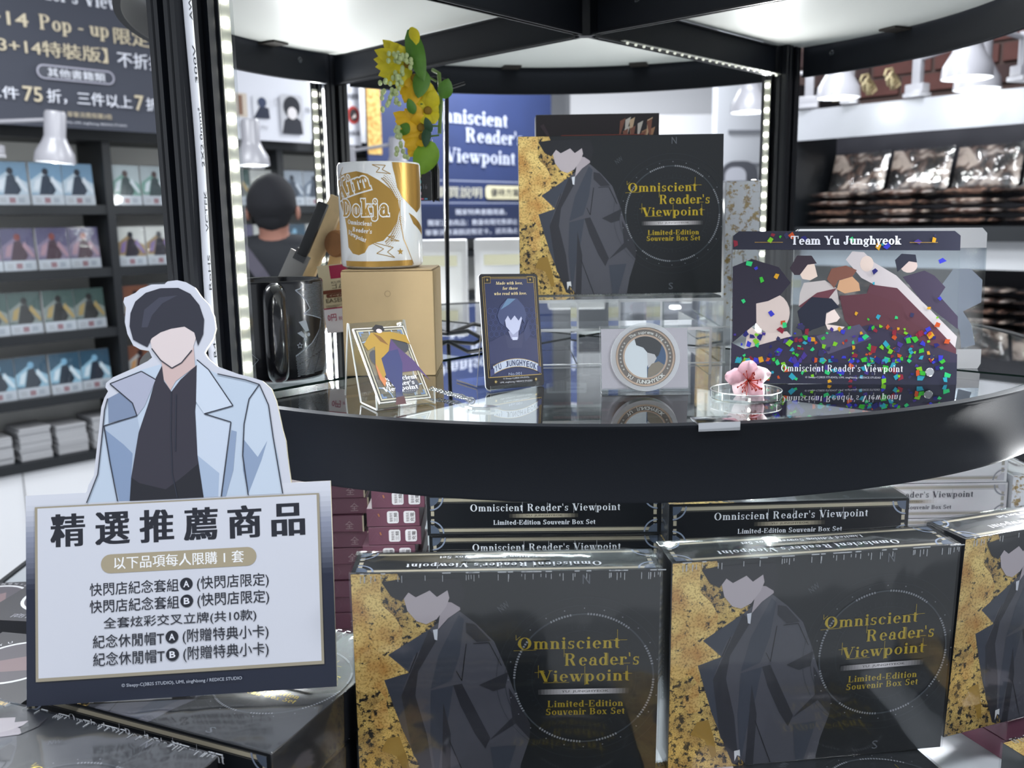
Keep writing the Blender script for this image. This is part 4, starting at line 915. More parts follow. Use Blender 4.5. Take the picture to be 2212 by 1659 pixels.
for k in range(2): lying(boxB, .030, 1.105, DK+.036*(2-k)-.0006, 0, 'black box lying %s under the barcoded standing box' % ('directly', 'lowest')[k])
boxW = souvenir('souvenir_box', 'wrapped white and gold souvenir box lying topmost in the white pile', white=True); boxW['group'] = 'white souvenir box sets'
boxW.matrix_world = Matrix.Translation((.294, .89, DK+.0365*5)) @ Matrix.Rotation(R(-90), 4, 'X')
for k in range(1, 5): lying(boxW, .294+(.002, -.001, .001, 0)[k-1], .89, DK+.0365*(5-k), 0, 'wrapped white and gold box lying %s from the top of the white pile' % ORD[k])
dup(boxW, (.2645, .99, .0215), rotm(88), 'white and gold souvenir box standing on a clear block behind the black display box')
dup(boxW, (.5335, .885, -.2735), rotm(90), 'white and gold box standing upright beside the end of the white pile')
g = G(); g.plate(.215, .275, .985, 1.18, .0005, .0205, M_ACR, M_ACRE); tag(g.build('acrylic_block'), 'low clear block under the white and gold standing box', 'block')

# ------------------------------------------------------------------ maroon boxes
t = thing('charger_box', 'maroon gift box lying topmost in the pile beside the sign', 'box', (0, 0, 0), group='maroon gift boxes')
M_MAR = mat('maroon_card', '#6e4254', .45); M_CR = mat('cream_board', '#d3c6ad', .7)
g = G(); g.box(0, .124, 0, .1, 0, .0162, M_MAR); g.build('carton', t, bevel=.0004, seg=1)
g = G(); g.box(.1241, .1246, .004, .096, .0015, .0147, mat('open_end_shade', '#190f16', .7)); g.build('painted_open_end', t)  # dark plate imitates the shade inside an open carton end
g = G(); g.box(.1236, .1250, .0, .1, .0, .0012, M_CR); g.box(.1236, .1250, -.0005, .0004, .0012, .0162, M_CR); g.build('card_edge', t)
p = P(.00003)
for i in range(3): p.sans('全', .098+i*.009, .003, .106+i*.009, .011, '#a98f96') if i == 1 else p.line([(.09+i*.01, .002), (.094+i*.01, .008), (.091+i*.01, .013)], .0003, '#7d5a69')
p.build('side_print', t, lift=.0003)
MC = t
t.matrix_world = Matrix.Translation((-.268, .85, DK+.0168*9)) @ Matrix.Rotation(R(2), 4, 'Z')
for k in range(9): dup(MC, (-.268+(.003, -.002, .002, -.001, .004, .001, .003, -.002, 0)[k], .85, DK+.0168*(8-k)), rotm(2+(1, -1, .5, 0, 1.5, -.5, 1, 0, 0)[k]), 'maroon gift box lying %s from the top of the pile beside the sign' % ORD[k+1])
for k in range(2): dup(MC, (.372, .640, DK+.0168*k), rotm(20), 'maroon gift box lying %s under the end standing black box' % ('lower', 'upper')[k])
t = thing('charger_box', 'maroon box with white square labels, topmost next to the black pile', 'box', (0, 0, 0), group='maroon boxes with white labels')
g = G(); g.box(0, .048, 0, .095, 0, .0170, M_MAR); g.build('carton', t, bevel=.0004, seg=1)
p = P(.00003)
for x0, tx in ((.0185, '三頻'), (.0335, '充電')):
    p.poly(rrect(x0, .003, x0+.0105, .0145, .002), '#e9e6ea'); p.sans(tx, x0+.0095, .0045, x0+.0095+.0085, .0045+.0035, '#33252e', off=.01, rot=90)
    p.sans('智能快充', x0+.005, .0045, x0+.0135, .0045+.0028, '#5a4650', rot=90)
p.poly([(.010, .012), (.0112, .0125), (.0122, .0098), (.011, .0093)], '#b5774f'); p.line([(.002, .004), (.007, .012), (.012, .006)], .0002, '#7b5767')
p.build('label_print', t, lift=.0002)
t.matrix_world = Matrix.Translation((-.1285, .80, DK+.0175*9)) @ Matrix.Rotation(R(1), 4, 'Z')
for k in range(9): dup(t, (-.1285+(-.005, -.004, -.010, -.006, -.005, -.004, -.007, -.004, -.005)[k], .80, DK+.0175*(8-k)), rotm(1), 'maroon box with white square labels, %s from the top next to the black pile' % ORD[k+1])

# ------------------------------------------------------------------ small dark badge boxes at the far left
t = thing('badge_box', 'small dark box with a round white ringed window, upper at the sign edge', 'box', (0, 0, 0), group='dark badge boxes beside the sign')
g = G(); g.box(0, .1, 0, .1, 0, .026, mat('badge_carton', '#1c1d24', .4)); g.build('carton', t, bevel=.0006, seg=1)
p = P(.00004); p.rect(0, 0, .1, .1, '#23222b'); p.polys(ring(.05, .055, .033, .036, n=40), '#d9dade'); p.poly(ell(.05, .055, .033, .033), '#4a454e'); p.poly([(.03, .05), (.06, .07), (.07, .045), (.04, .035)], '#7a6468')
p.arc('YU JUNGHYEOK', .05, .055, .0405, 150, 30, .004, '#c9cad0'); p.sans('商品名', .03, .006, .07, .014, '#9a9ba4')
p.build('lid_print', t, (0, 0, .026), (1, 0, 0), (0, 1, 0), lift=.0002)
p = P(.00004); p.sans('限定商品', .02, .006, .06, .013, '#8f9098'); p.build('front_print', t, lift=.0003)
t.matrix_world = Matrix.Translation((-.47, .75, DK+.0265*2)) @ Matrix.Rotation(R(-8), 4, 'Z'); BB = t
dup(BB, (-.47, .75, DK+.0265), rotm(-10), 'small dark badge box below the upper one at the sign edge')
dup(BB, (-.47, .75, DK), rotm(-7), 'lowest small dark badge box of the pile at the sign edge')
for k in range(3): dup(BB, (-.45, .625, DK+.0265*k), rotm(-14+k), 'dark badge box %s from the deck in the pile before the sign edge' % ORD[k])
dup(BB, (-.60, .86, DK), rotm(5), 'dark badge box lying alone furthest back at the deck rim')

# ------------------------------------------------------------------ recommendation sign
sg = thing('counter_sign', 'white counter sign with Chinese product list and a cut-out coated figure on top', 'sign', (-.316, .5488, -.1662), rotm(4.17, -14.85, -.86))
def K(l): return [(x/10000, y/10000) for x, y in l]
OUT = K([(377,1349),(391,1363),(402,1406),(436,1464),(452,1600),(473,1767),(489,1914),(510,1977),(534,2020),(518,2046),(522,2075),(569,2113),(706,2169),(795,2212),(824,2235),(805,2281),(747,2293),(703,2320),(665,2401),(650,2482),(658,2581),(642,2619),(649,2649),(678,2658),(722,2678),(752,2705),(831,2731),(914,2730),(934,2749),(998,2755),(1057,2739),(1115,2702),(1154,2640),(1207,2578),(1238,2496),(1247,2416),(1228,2347),(1188,2288),(1170,2254),(1196,2208),(1255,2156),(1392,2099),(1470,2076),(1549,2047),(1607,1989),(1636,1908),(1654,1817),(1674,1707),(1692,1636),(1700,1536),(1719,1354)])
g = G(); g.prism([(0, 0), (.198, 0), (.198, .1354)]+OUT[::-1]+[(0, .1354)], 0, .0035, mat('foam_board_white', '#cbceda', .3), mat('foam_edge', '#c9c2ab', .6), axis='y'); g.build('board', sg)
p = P(.00003)
p.grad(0, 0, .198, .1354, [(0, '#171e31'), (.55, '#1b2238'), (.8, '#8a90a4'), (.95, '#ced1dc'), (1, '#d1d4df')], n=40)
p.poly(K([(391,1287),(415,1347),(435,1414),(465,1472),(492,1697),(505,1795),(513,1893),(534,1971),(607,2007),(549,2069),(608,2096),(755,2154),(892,2190),(999,2147),(1118,2212),(1195,2138),(1254,2106),(1440,2057),(1529,2023),(1586,1881),(1611,1660),(1639,1539),(1664,1284)]), '#bccadc')
for pts, c in (([(507,1790),(722,1848),(740,1734),(678,1441),(666,1286),(589,1287),(543,1546)], '#aab8cd'), ([(512,1765),(632,1660),(689,1598),(666,1286),(598,1288),(552,1497)], '#8396b5'),
               ([(1103,1914),(1161,1841),(1335,1778),(1293,1507),(1260,1285),(1143,1285),(1110,1566)], '#c6d1e2'), ([(1110,1566),(1250,1440),(1240,1285),(1145,1285)], '#a5b6cf'),
               ([(1529,2013),(1586,1881),(1611,1660),(1664,1284),(1437,1284),(1407,1551),(1421,1759),(1458,1927)], '#c2cfe0'), ([(1414,1660),(1505,1536),(1571,1642),(1530,1515),(1437,1292),(1406,1452)], '#8b9dba'),
               ([(1336,1724),(1370,1712),(1342,1455),(1290,1285),(1265,1286),(1298,1507)], '#8b9dba'), ([(534,1971),(607,2007),(689,1939),(720,1848),(537,1808)], '#7d8ca8'),
               ([(892,2182),(900,2073),(948,1999),(1008,2077),(1127,2181),(1127,2062),(1101,1864),(1110,1566),(1145,1285),(666,1286),(678,1441),(730,1734),(801,1938),(847,2095)], '#34323e'),
               ([(666,1286),(678,1441),(730,1400),(900,1350),(1000,1420),(1115,1510),(1145,1285)], '#1f2029'),
               ([(887,2202),(900,2082),(943,2009),(978,2069),(1107,2162),(1099,2302),(903,2311)], '#cbb3b1'),
               ([(807,2405),(825,2295),(883,2213),(955,2157),(1019,2191),(1089,2273),(1125,2381),(1102,2482),(828,2494)], '#d9cccd'),
               ([(704,2360),(682,2450),(689,2540),(722,2618),(791,2675),(889,2703),(1007,2701),(1085,2658),(1143,2580),(1173,2479),(1165,2379),(1129,2301),(1106,2392),(1042,2435),(954,2424),(885,2402),(826,2364),(796,2306),(747,2333)], '#2e2f3b'),
               ([(760,2440),(780,2560),(880,2640),(1000,2650),(900,2600),(830,2520),(800,2440)], '#3f4150'),
               ([(549,2069),(755,2144),(847,2085),(771,1910),(722,1848),(694,1934)], '#a9adc2'), ([(1120,2207),(1195,2138),(1351,1887),(1280,1871),(1161,1841),(1109,1924)], '#c9d4e4')):
    p.poly(K(pts), c)
for l in ([(549,2069),(755,2144),(847,2085)], [(549,2069),(694,1934),(722,1848),(507,1790)], [(1120,2207),(1195,2138),(1351,1887),(1161,1841),(1335,1778),(1260,1285)], [(507,1790),(543,1546),(589,1287)], [(948,1999),(940,1700),(945,1450),(975,1290)], [(980,1980),(968,1600)],
          [(1529,2023),(1458,1927),(1421,1759),(1407,1551),(1437,1284)], [(1529,2023),(1586,1881),(1611,1660),(1664,1284)], [(825,2295),(883,2213),(955,2157),(1019,2191),(1089,2273)], [(534,1971),(513,1893),(492,1697),(465,1472),(391,1287)], [(1254,2106),(1440,2057),(1529,2023)]):
    p.line(K(l), .0007, '#2b2f3d')
# panel and its lettering
p.rect(.0061, .0153, .1904, .1276, '#9b9381'); p.rect(.0078, .0175, .1887, .1266, '#ced1dc')
INKD = '#1c1f2b'; tit = '精選推薦商品'
for i, ch in enumerate(tit): p.sans(ch, .0159+i*.0285, .1008-.0001*i, .0159+i*.0285+.0222, .1008-.0001*i+.0215, INKD, off=.036)
p.poly(rrect(.0479, .0821, .1482, .0944, .0061), '#a59a82'); p.sans('以下品項每人限購 1 套', .0562, .0845, .1400, .0926, '#f4f5f8', off=.009)
for a, b, x0, x1, y0, y1, disc, let in (('快閃店紀念套組', '(快閃店限定)', .0406, .1558, .0680, .0770, .1024, 'A'), ('快閃店紀念套組', '(快閃店限定)', .0405, .1558, .0570, .0660, .1025, 'B'), ('全套炫彩交叉立牌(共10款)', '', .0492, .1472, .0456, .0538, 0, ''),
                                       ('紀念休閒帽T', '(附贈特典小卡)', .0423, .1548, .0344, .0434, .0926, 'A'), ('紀念休閒帽T', '(附贈特典小卡)', .0424, .1546, .0230, .0322, .0928, 'B')):
    if not disc: p.sans(a, x0, y0, x1, y1, INKD, off=.004); continue
    p.sans(a, x0, y0, disc-.0050, y1-.0005, INKD, off=.004); p.sans(b, disc+.0068, y0-.0008, x1, y1, INKD, off=.004)
    cy = (y0+y1)/2; p.poly(ell(disc, cy, .0041, .0041), INKD); p.sans(let, disc-.0019, cy-.0021, disc+.0019, cy+.0021, '#e3e5ef', off=.02)
p.sans('© Sleepy-C(3B2S STUDIO), UMI, singNsong / REDICE STUDIO', .0602, .0082, .1370, .0110, '#b9bfcc')
p.build('sign_print', sg, lift=.0001)
g = G(); g.prism([(.0035, .0), (.0035, .11), (.042, -.004), (.036, -.004), (.006, .09), (.006, 0)], .09, .105, mat('strut_clear', '#dfe3ea', .3), axis='x'); g.build('rear_strut', sg)

# ================================================================== ON THE GLASS SHELF
# clear stepped riser
t = thing('acrylic_riser', 'clear stepped acrylic riser under the raised black box set', 'riser', (.018, .83, .0003))
g = G()
for a in ((0, .186, .04, .15, .0600, .0630), (0, .0025, .04, .15, 0, .06), (.1835, .186, .04, .15, 0, .06), (0, .186, .15, .1525, 0, .063)): g.plate(*a, M_ACR, M_ACRE)
g.build('upper_step', t)
g = G()
for a in ((.006, .160, -.02, .04, .0400, .0425), (.006, .0085, -.02, .04, 0, .04), (.1575, .160, -.02, .04, 0, .04)): g.plate(*a, M_ACR, M_ACRE)
g.build('lower_step', t)
g = G()
for x in (.045, .085, .125): g.plate(x, x+.002, .05, .14, .001, .059, M_ACR, M_ACRE)
g.build('divider', t)
g = G()
for z in (.0415, .0620, .0005):
    g.box(0, .186, .0385 if z > .05 or z < .01 else -.021, .0395 if z > .05 or z < .01 else -.020, z, z+.0012, M_ACRE)
g.build('polished_edge', t)
# black and copper game box at the back
t = thing('game_box', 'black and copper box standing behind the raised souvenir box', 'box', (.030, 1.035, .0963), rotm(-1))
g = G(); g.box(0, .134, 0, .05, 0, .154, mat('game_carton', '#1a171b', .3)); g.build('carton', t, bevel=.0008)
p = P(.00004); p.rect(.001, .097, .133, .249, '#221a1f')
rnd = random.Random(5)
for i in range(26):
    x = rnd.uniform(.09, .13); z = rnd.uniform(.19, .245); p.poly([(x, z), (x+.006, z+.003), (x+rnd.uniform(-.002, .004), z-.02)], rnd.choice(['#b98a66', '#e0c2a0', '#8d5a48', '#d9d2ca']))
for i in range(12):
    x = rnd.uniform(.002, .02); z = rnd.uniform(.15, .24); p.poly([(x, z), (x+.004, z+.002), (x+.02, z-.03)], rnd.choice(['#5d4a50', '#8a767c', '#3f3038']))
p.poly([(.022, .11), (.118, .11), (.118, .228), (.028, .228), (.022, .222)], '#8d3d30'); p.poly([(.0228, .111), (.1172, .111), (.1172, .2272), (.0285, .2272), (.0228, .2215)], '#17171d')
p.sans('降臨於和平之地的殘酷抉擇。', .045, .2105, .1, .2165, '#b9b6ba', off=.004); p.sans('成全惡魔與否，只在一念之間！', .030, .196, .112, .2045, '#d5d3d6', off=.008)
p.build('front_print', t, (0, 0, -.096), lift=.0002)
g = G(); g.box(-.0006, -.0001, .002, .048, .002, .152, mat('game_side', '#a9aaae', .35)); g.build('side_panel', t)

t = thing('acrylic_riser', 'tall clear acrylic bridge carrying the black and copper box at the back', 'riser', (.022, 1.03, .0003))
g = G()
for a in ((0, .15, 0, .06, .0930, .0955), (0, .0025, 0, .06, 0, .093), (.1475, .15, 0, .06, 0, .093)): g.plate(*a, M_ACR, M_ACRE)
g.build('bridge', t)
# kraft box and the two mugs
t = thing('kraft_box', 'plain brown kraft cardboard box with a round mark, under the white mug', 'box', (-.1518, .8267, .0004), rotm(-.5))
M_KR = mat('kraft_board', '#b79f78', .75, var=.12, bscale=45)
g = G(); g.box(0, .0825, 0, .082, 0, .0945, M_KR); g.build('carton', t, bevel=.0012)
g = G(); g.box(.001, .0815, .001, .081, .0950, .0958, M_KR); g.box(.0005, .082, .0005, .0815, .0946, .0949, mat('kraft_shadow_gap', '#5a4a34', .9)); g.build('lid_flap', t, bevel=.0002, seg=1)
p = P(.00004); p.polys(ring(.0415, .0745, .0024, .0027, n=20), '#7d6a4c'); p.build('round_mark', t, lift=.0003)
g = G(); g.box(.0826, .0829, .004, .078, .002, .0945, mat('kraft_side', '#a58e68', .8)); g.build('side_flap', t)
def mug(name, label, c, r, h, m_out, hang, hr, group=None):
    t = thing(name, label, 'mug', c)
    g = G(); w = .0035; g.lathe([(0, 0), (r-.004, 0), (r-.001, .002), (r, .005), (r, h-.003), (r-.0008, h-.0006), (r-w/2, h), (r-w+.0005, h-.0006), (r-w, h-.003), (r-w, .008), (r-w-.006, .005), (0, .005)], m_out, 72, close=False); g.build('cup', t, smooth=True)
    a = R(hang); d = Vector((math.cos(a), math.sin(a), 0)); pts = []
    for i in range(19):
        s = -100+200*i/18; pts.append(tuple(d*(r-.002+.0285*max(0, math.cos(R(s*.9)))**.55)+Vector((0, 0, h*.5+.0335*math.sin(R(s*.9))*(1.02)))))
    g = G(); g.tube(pts, hr, m_out, 14); g.build('handle', t, smooth=True)
    return t
M_CER = mat('white_ceramic', '#eceef0', .12, coat=.5); M_CERB = mat('black_ceramic', '#17181c', .2, coat=.3)
mw = mug('white_mug', 'white mug with metallic gold print standing on the kraft box', (-.1195, .868, .0968), .0378, .0945, M_CER, 95, .005)
r = .0378; TH0 = -82.2
def mz(X, Y):
    s = max(-.985, min(.985, (X-1385)/356)); return (r*math.asin(s), (915-Y)/850*.0945)
def mzp(l): return [mz(*q) for q in l]
p = P(.00002); GC = '#b08a44'
p.poly(mzp([(1036, 200), (1100, 155), (1200, 142), (1290, 165), (1380, 215), (1470, 280), (1535, 370), (1545, 450), (1520, 540), (1470, 620), (1400, 690), (1330, 705), (1275, 730), (1240, 785), (1190, 803), (1140, 790), (1105, 740), (1098, 600), (1085, 500), (1050, 380)]), GC, M_FOIL)
p.poly(mzp([(1495, 75), (1600, 78), (1725, 85), (1732, 250), (1728, 420), (1690, 470), (1640, 420), (1570, 350), (1530, 270), (1515, 180), (1500, 120)]), GC, M_FOIL)
p.poly(mzp([(1620, 470), (1665, 500), (1738, 600), (1735, 660), (1660, 560)]), GC, M_FOIL)
p.poly(mzp([(1078, 850), (1320, 853), (1640, 850), (1640, 895), (1320, 898), (1080, 893)]), GC, M_FOIL)
p.line(mzp([(1550, 370), (1545, 520), (1570, 680), (1650, 890)]), .0007, GC, M_FOIL)
for l in ([(1330, 95), (1440, 100), (1412, 133), (1480, 166), (1362, 153), (1392, 120)], [(1040, 230), (1085, 105), (1060, 160), (1075, 165)], [(1270, 690), (1480, 745), (1430, 780), (1490, 826), (1340, 790), (1400, 755)], [(1435, 655), (1495, 658), (1480, 680), (1533, 695), (1462, 692), (1478, 672)]):
    p.line(mzp(l+[l[0]]), .0006, GC, M_FOIL)
p.poly([(mz(1538, 780)[0]+.0032*(1 if i % 2 == 0 else .42)*math.sin(i*math.pi/5), mz(1538, 780)[1]+.0032*(1 if i % 2 == 0 else .42)*math.cos(i*math.pi/5)) for i in range(10)], GC, M_FOIL)
p.layer()
for i in range(200):
    k2 = i % 5; ang = R(52-104*((i//5+.5*(k2 % 2))/40)); rad = 320+k2*16; X = 1215+rad*math.cos(ang)*.98; Y = 455-rad*math.sin(ang)
    if X > 1330 and not 380 < Y < 500: c_ = mz(X, Y); q_ = .00068*(1-k2*.17); p.poly(ell(c_[0], c_[1], q_, q_, n=7), GC, M_FOIL, up=False)
def mser(txt, X0, X1, Y, cap, gr, col, m=None, rot=0, track=.05): a, b = mz(X0, Y); c_, _ = mz(X1, Y); p.serif(txt, a, c_, b, cap/850*.0945, col, m, grow=gr, rot=rot, track=track)
mser('Kim', 1052, 1325, 362, 150, .085, '#f2f3f4', rot=14, track=.10); mser('Kim', 1052, 1325, 362, 150, .03, GC, M_FOIL, rot=14, track=.10)
mser('Dokja', 1075, 1450, 490, 125, .085, '#f2f3f4', rot=0, track=.10); mser('Dokja', 1075, 1450, 490, 125, .03, GC, M_FOIL, rot=0, track=.10)
mser('Omniscient', 1110, 1310, 552, 34, .02, '#f2f3f4', rot=-5); mser("Reader's", 1148, 1308, 612, 34, .02, '#f2f3f4', rot=-7); mser('Viewpoint', 1108, 1265, 632, 34, .02, '#f2f3f4', rot=-22)
p.build('gold_print', mw, bend=lambda u, v, w: ((r+w)*math.cos(R(TH0)+u/r), (r+w)*math.sin(R(TH0)+u/r), v), lift=.00008)
mb = mug('black_mug', 'large black mug with its handle towards the camera and grey halftone print', (-.2135, .838, .0004), .0425, .0885, M_CERB, -77, .0095)
rb = .0425; TB = -75.7
def bz(px_, py_): return (rb*math.asin(max(-.985, min(.985, (px_-601)/99))), (829-py_)/229*.0885)
def bzp(l): return [bz(*q) for q in l]
p = P(.00002); SV = '#7f868f'
shape = [(640, 621), (662, 622), (657, 608), (698, 605), (699, 790), (690, 812), (636, 818), (634, 770), (668, 745), (686, 715), (690, 692), (655, 676), (668, 665), (660, 645)]
for l in ([(640, 621), (652, 634), (660, 645), (668, 665), (655, 676), (672, 682), (690, 692), (686, 715), (668, 745), (634, 770)], [(655, 608), (650, 618), (640, 621)]): p.line(bzp(l), .0009, SV)
def inside(x, y, poly):
    c_ = False
    for i in range(len(poly)):
        (x1, y1), (x2, y2) = poly[i], poly[i-1]
        if (y1 > y) != (y2 > y) and x < (x2-x1)*(y-y1)/(y2-y1)+x1: c_ = not c_
    return c_
bp = bzp(shape); p.layer(); st = .0011
for i in range(0, 60):
    for j in range(0, 82):
        x, y = .008+i*st*.75+(j % 2)*st*.37, j*st
        if inside(x, y, bp): p.poly([(x-.00036, y), (x, y-.00036), (x+.00036, y), (x, y+.00036)], SV, up=False)
for l in ([(640, 790), (662, 778), (690, 765)], [(650, 815), (668, 770), (690, 700)], [(670, 812), (684, 770)]): p.line(bzp(l), .0007, '#17181c')
p.poly(bzp([(643, 693), (658, 690), (663, 715), (656, 717)]), SV); p.poly(ell(*bz(662, 724), .0017, .0017, n=12), SV); p.poly(ell(*bz(655, 733), .0017, .0017, n=12), SV); p.poly(bzp([(639, 718), (648, 714), (656, 727), (651, 730)]), SV)
def star(c_, q_, w_): return [(c_[0]+q_*(1 if i % 2 == 0 else .45)*math.sin(i*math.pi/5), c_[1]+q_*(1 if i % 2 == 0 else .45)*math.cos(i*math.pi/5)) for i in range(11)]
p.line(star(bz(643, 747), .0026, 0), .0005, SV); p.poly(bzp([(520, 660), (545, 670), (548, 700), (538, 730), (520, 740)]), '#4c525a'); p.line(bzp([(528, 770), (545, 795), (560, 775), (545, 760), (528, 770)]), .0006, SV)
p.line([(bz(532, 632)[0]+.004*math.cos(R(a)), bz(532, 632)[1]+.004*math.sin(R(a))) for a in range(-80, 200, 30)], .0008, '#5c626a')
p.build('halftone_print', mb, bend=lambda u, v, w: ((rb+w)*math.cos(R(TB)+u/rb), (rb+w)*math.sin(R(TB)+u/rb), v), lift=.00008)

# wooden easel, its tag, and the scraper
t = thing('wooden_easel', 'small unfinished wooden tabletop easel leaning between the two mugs', 'easel', (-.2, .95, .0003))
M_WD = mat('pale_wood', '#cdb287', .6, var=.45, bscale=70); M_WD2 = mat('end_grain', '#8d5f35', .7, var=.3, bscale=120)
def bar(g, a, b, w, d, m):
    a, b = Vector(a), Vector(b); z = (b-a).normalized(); y = Vector((0, 1, 0)); x = y.cross(z).normalized(); y = z.cross(x); vs = []
    for q in (a, b):
        for u, v in ((-1, -1), (1, -1), (1, 1), (-1, 1)): vs.append(tuple(q+x*u*w/2+y*v*d/2))
    g.add(vs, [(3, 2, 1, 0), (4, 5, 6, 7), (0, 1, 5, 4), (1, 2, 6, 5), (2, 3, 7, 6), (3, 0, 4, 7)], m)
g = G(); bar(g, (-.047, -.004, .003), (.028, 0, .163), .0165, .012, M_WD); g.build('easel_leg', t, bevel=.0015)
g = G(); bar(g, (-.012, .03, .003), (.043, .012, .182), .013, .010, M_WD); g.build('easel_leg', t, bevel=.0015)
g = G(); bar(g, (-.03, .0, .052), (.018, .004, .06), .012, .014, M_WD2); g.build('ledge', t, bevel=.001)
g = G(); g.T = Matrix.Translation((.030, -.004, .117)) @ Matrix.Rotation(R(62), 4, 'Z') @ Matrix.Rotation(R(90), 4, 'Y'); g.lathe([(0, -.014), (.012, -.014), (.0135, -.012), (.0135, .014), (.012, .016), (0, .016)], M_WD2, 20); g.build('wing_knob', t, smooth=True)
g = G(); g.tube([(.03, .0, .11), (.045, .0, .09), (.055, 0, .07)], .0007, mat('string', '#b8b0a0', .8), 6); g.build('string', t)
t = thing('easel_tag', 'beige and white price tag printed EASEL beside the kraft box', 'tag', (-.186, .925, .028), rotm(0, 0, -6))
g = G(); g.box(0, .036, 0, .0008, 0, .068, mat('tag_card', '#c9bd9c', .6)); g.build('card', t)
p = P(.00004); p.rect(0, 0, .036, .024, '#e3e0e4'); p.rect(0, .024, .036, .0252, '#b03a5c'); p.rect(.012, .054, .036, .067, '#9c2648'); p.sans('KUR', .012, .049, .022, .0515, '#7d7460'); p.sans('ゴム', .012, .044, .024, .0485, '#4d4638', off=.01)
p.poly(rrect(.0, .0395, .022, .043, .0015), '#6b3d2c'); p.poly(rrect(.005, .0355, .033, .0392, .0015), '#6b3d2c'); p.sans('イーゼル', .008, .0362, .022, .0386, '#d9cdb0'); p.sans('EASEL', .004, .0305, .022, .0345, '#5a5344', off=.005)
for k in range(3): p.sans(('サイズ 耐荷重', 'easel for display', 'natural wood'), .003, .0) if False else p.rect(.003, .0275-k*.0011, .02-k*.003, .0279-k*.0011, '#8d8570')
p.sans('0円', .003, .012, .012, .019, '#b03a5c', off=.006); p.sans('税込16', .014, .012, .026, .016, '#a8506a'); p.build('tag_print', t, lift=.0001)
t = thing('metal_scraper', 'flat metal scraper with a black handle leaning against the wooden easel', 'tool', (-.2, .925, .0))
g = G(); bar(g, (-.0075, 0, .106), (.0165, .004, .158), .0105, .009, mat('handle_black', '#1b1d20', .5)); g.build('handle', t, bevel=.002)
g = G(); bar(g, (-.055, -.002, .018), (-.008, 0, .109), .0215, .0014, mat('brushed_steel', '#a9a7a3', .3, .85)); g.build('blade', t, bevel=.0003, seg=1)
g = G(); bar(g, (-.011, -.0012, .1015), (-.0055, 0, .1115), .012, .0035, M_CHROME); g.build('ferrule', t)

# black wire stand and what hangs on it
t = thing('wire_stand', 'tall thin black wire stand behind the kraft box with a cross foot', 'stand', (-.076, 1.10, .0003))
g = G(); g.tube([(0, 0, .004), (.004, -.02, .15), (.009, -.045, .284), (.0075, -.046, .2895), (-.004, -.05, .292), (-.018, -.055, .290)], .0024, M_BLACK2, 10); g.build('upright_rod', t, smooth=True)
g = G(); g.tube([(-.001, .006, .004), (.0, -.01, .15), (.004, -.035, .27)], .0009, M_CHROME, 6); g.build('thin_rod', t, smooth=True)
g = G(); g.tube([(.009, -.045, .281), (.028, -.03, .289)], .0018, M_BLACK2, 8); g.build('hook', t, smooth=True)
for e in ((.052, -.075), (-.052, -.07), (.058, .07), (-.05, .08)):
    g = G(); g.tube([(0, 0, .0045), (e[0]*.5, e[1]*.5, .012), (e[0], e[1], .003)], .0024, M_BLACK2, 8); g.build('foot', t, smooth=True)
fx = lambda px_: (px_-1106)*.000503
fz = lambda py_: .1385-(py_-480)*.000503
def petal(g, b, tip, wd, m, cup=.3, n=6):
    """pointed petal from b to tip, front normal roughly -y"""
    b, e = Vector(b), Vector(tip); ax = e-b; L = ax.length; ax.normalize(); s = ax.cross(Vector((0, 1, 0))).normalized(); nrm = s.cross(ax); vs = []; fs = []
    for i in range(n+1):
        t_ = i/n; w = wd*(math.sin(math.pi*min(1, t_**.8*.93+.05))**.75)*(1 if t_ < .98 else .12); mid = b+ax*L*t_+nrm*(-.12*L*math.sin(math.pi*t_)*cup)
        for k, f in enumerate((-1, -.5, 0, .5, 1)): vs.append(tuple(mid+s*w/2*f+nrm*(cup*w*.35*f*f)))
    for i in range(n):
        for k in range(4): a = i*5+k; fs.append((a, a+1, a+6, a+5))
    N = len(vs); off = [tuple(Vector(v)+nrm*.0003) for v in vs]; fs2 = [tuple(N+q for q in f[::-1]) for f in fs]
    g.add(vs+off, fs+fs2, m)
M_YE = mat('petal_yellow', '#d8c81e', .5, var=.25, bscale=200); M_YE2 = mat('petal_orange', '#e0b010', .5); M_LF = mat('leaf_green', '#4f7f22', .45, var=.4, bscale=130); M_LF2 = mat('leaf_light', '#7ba626', .5, var=.3, bscale=130); M_BE = mat('berry_pale', '#b9c78d', .4)
t = thing('flower_spray', 'artificial yellow flowers with green leaves and pale berries hanging on the wire stand', 'flowers', (0, .995, 0))
Y0 = -.0
g = G(); g.tube([(fx(948), Y0+.03, fz(165)), (fx(962), Y0+.02, fz(175)), (fx(966), Y0+.01, fz(230)), (fx(962), Y0+.005, fz(300))], .0022, mat('stem_green', '#5d7a38', .5), 8)
for a, b in (((966, 242), (925, 242)), ((964, 285), (940, 285)), ((960, 303), (930, 308)), ((958, 195), (930, 180))): g.tube([(fx(a[0]), Y0+.008, fz(a[1])), (fx(b[0]), Y0-.002, fz(b[1]))], .0011, mat('stem_green'), 6)
g.build('stem', t, smooth=True)
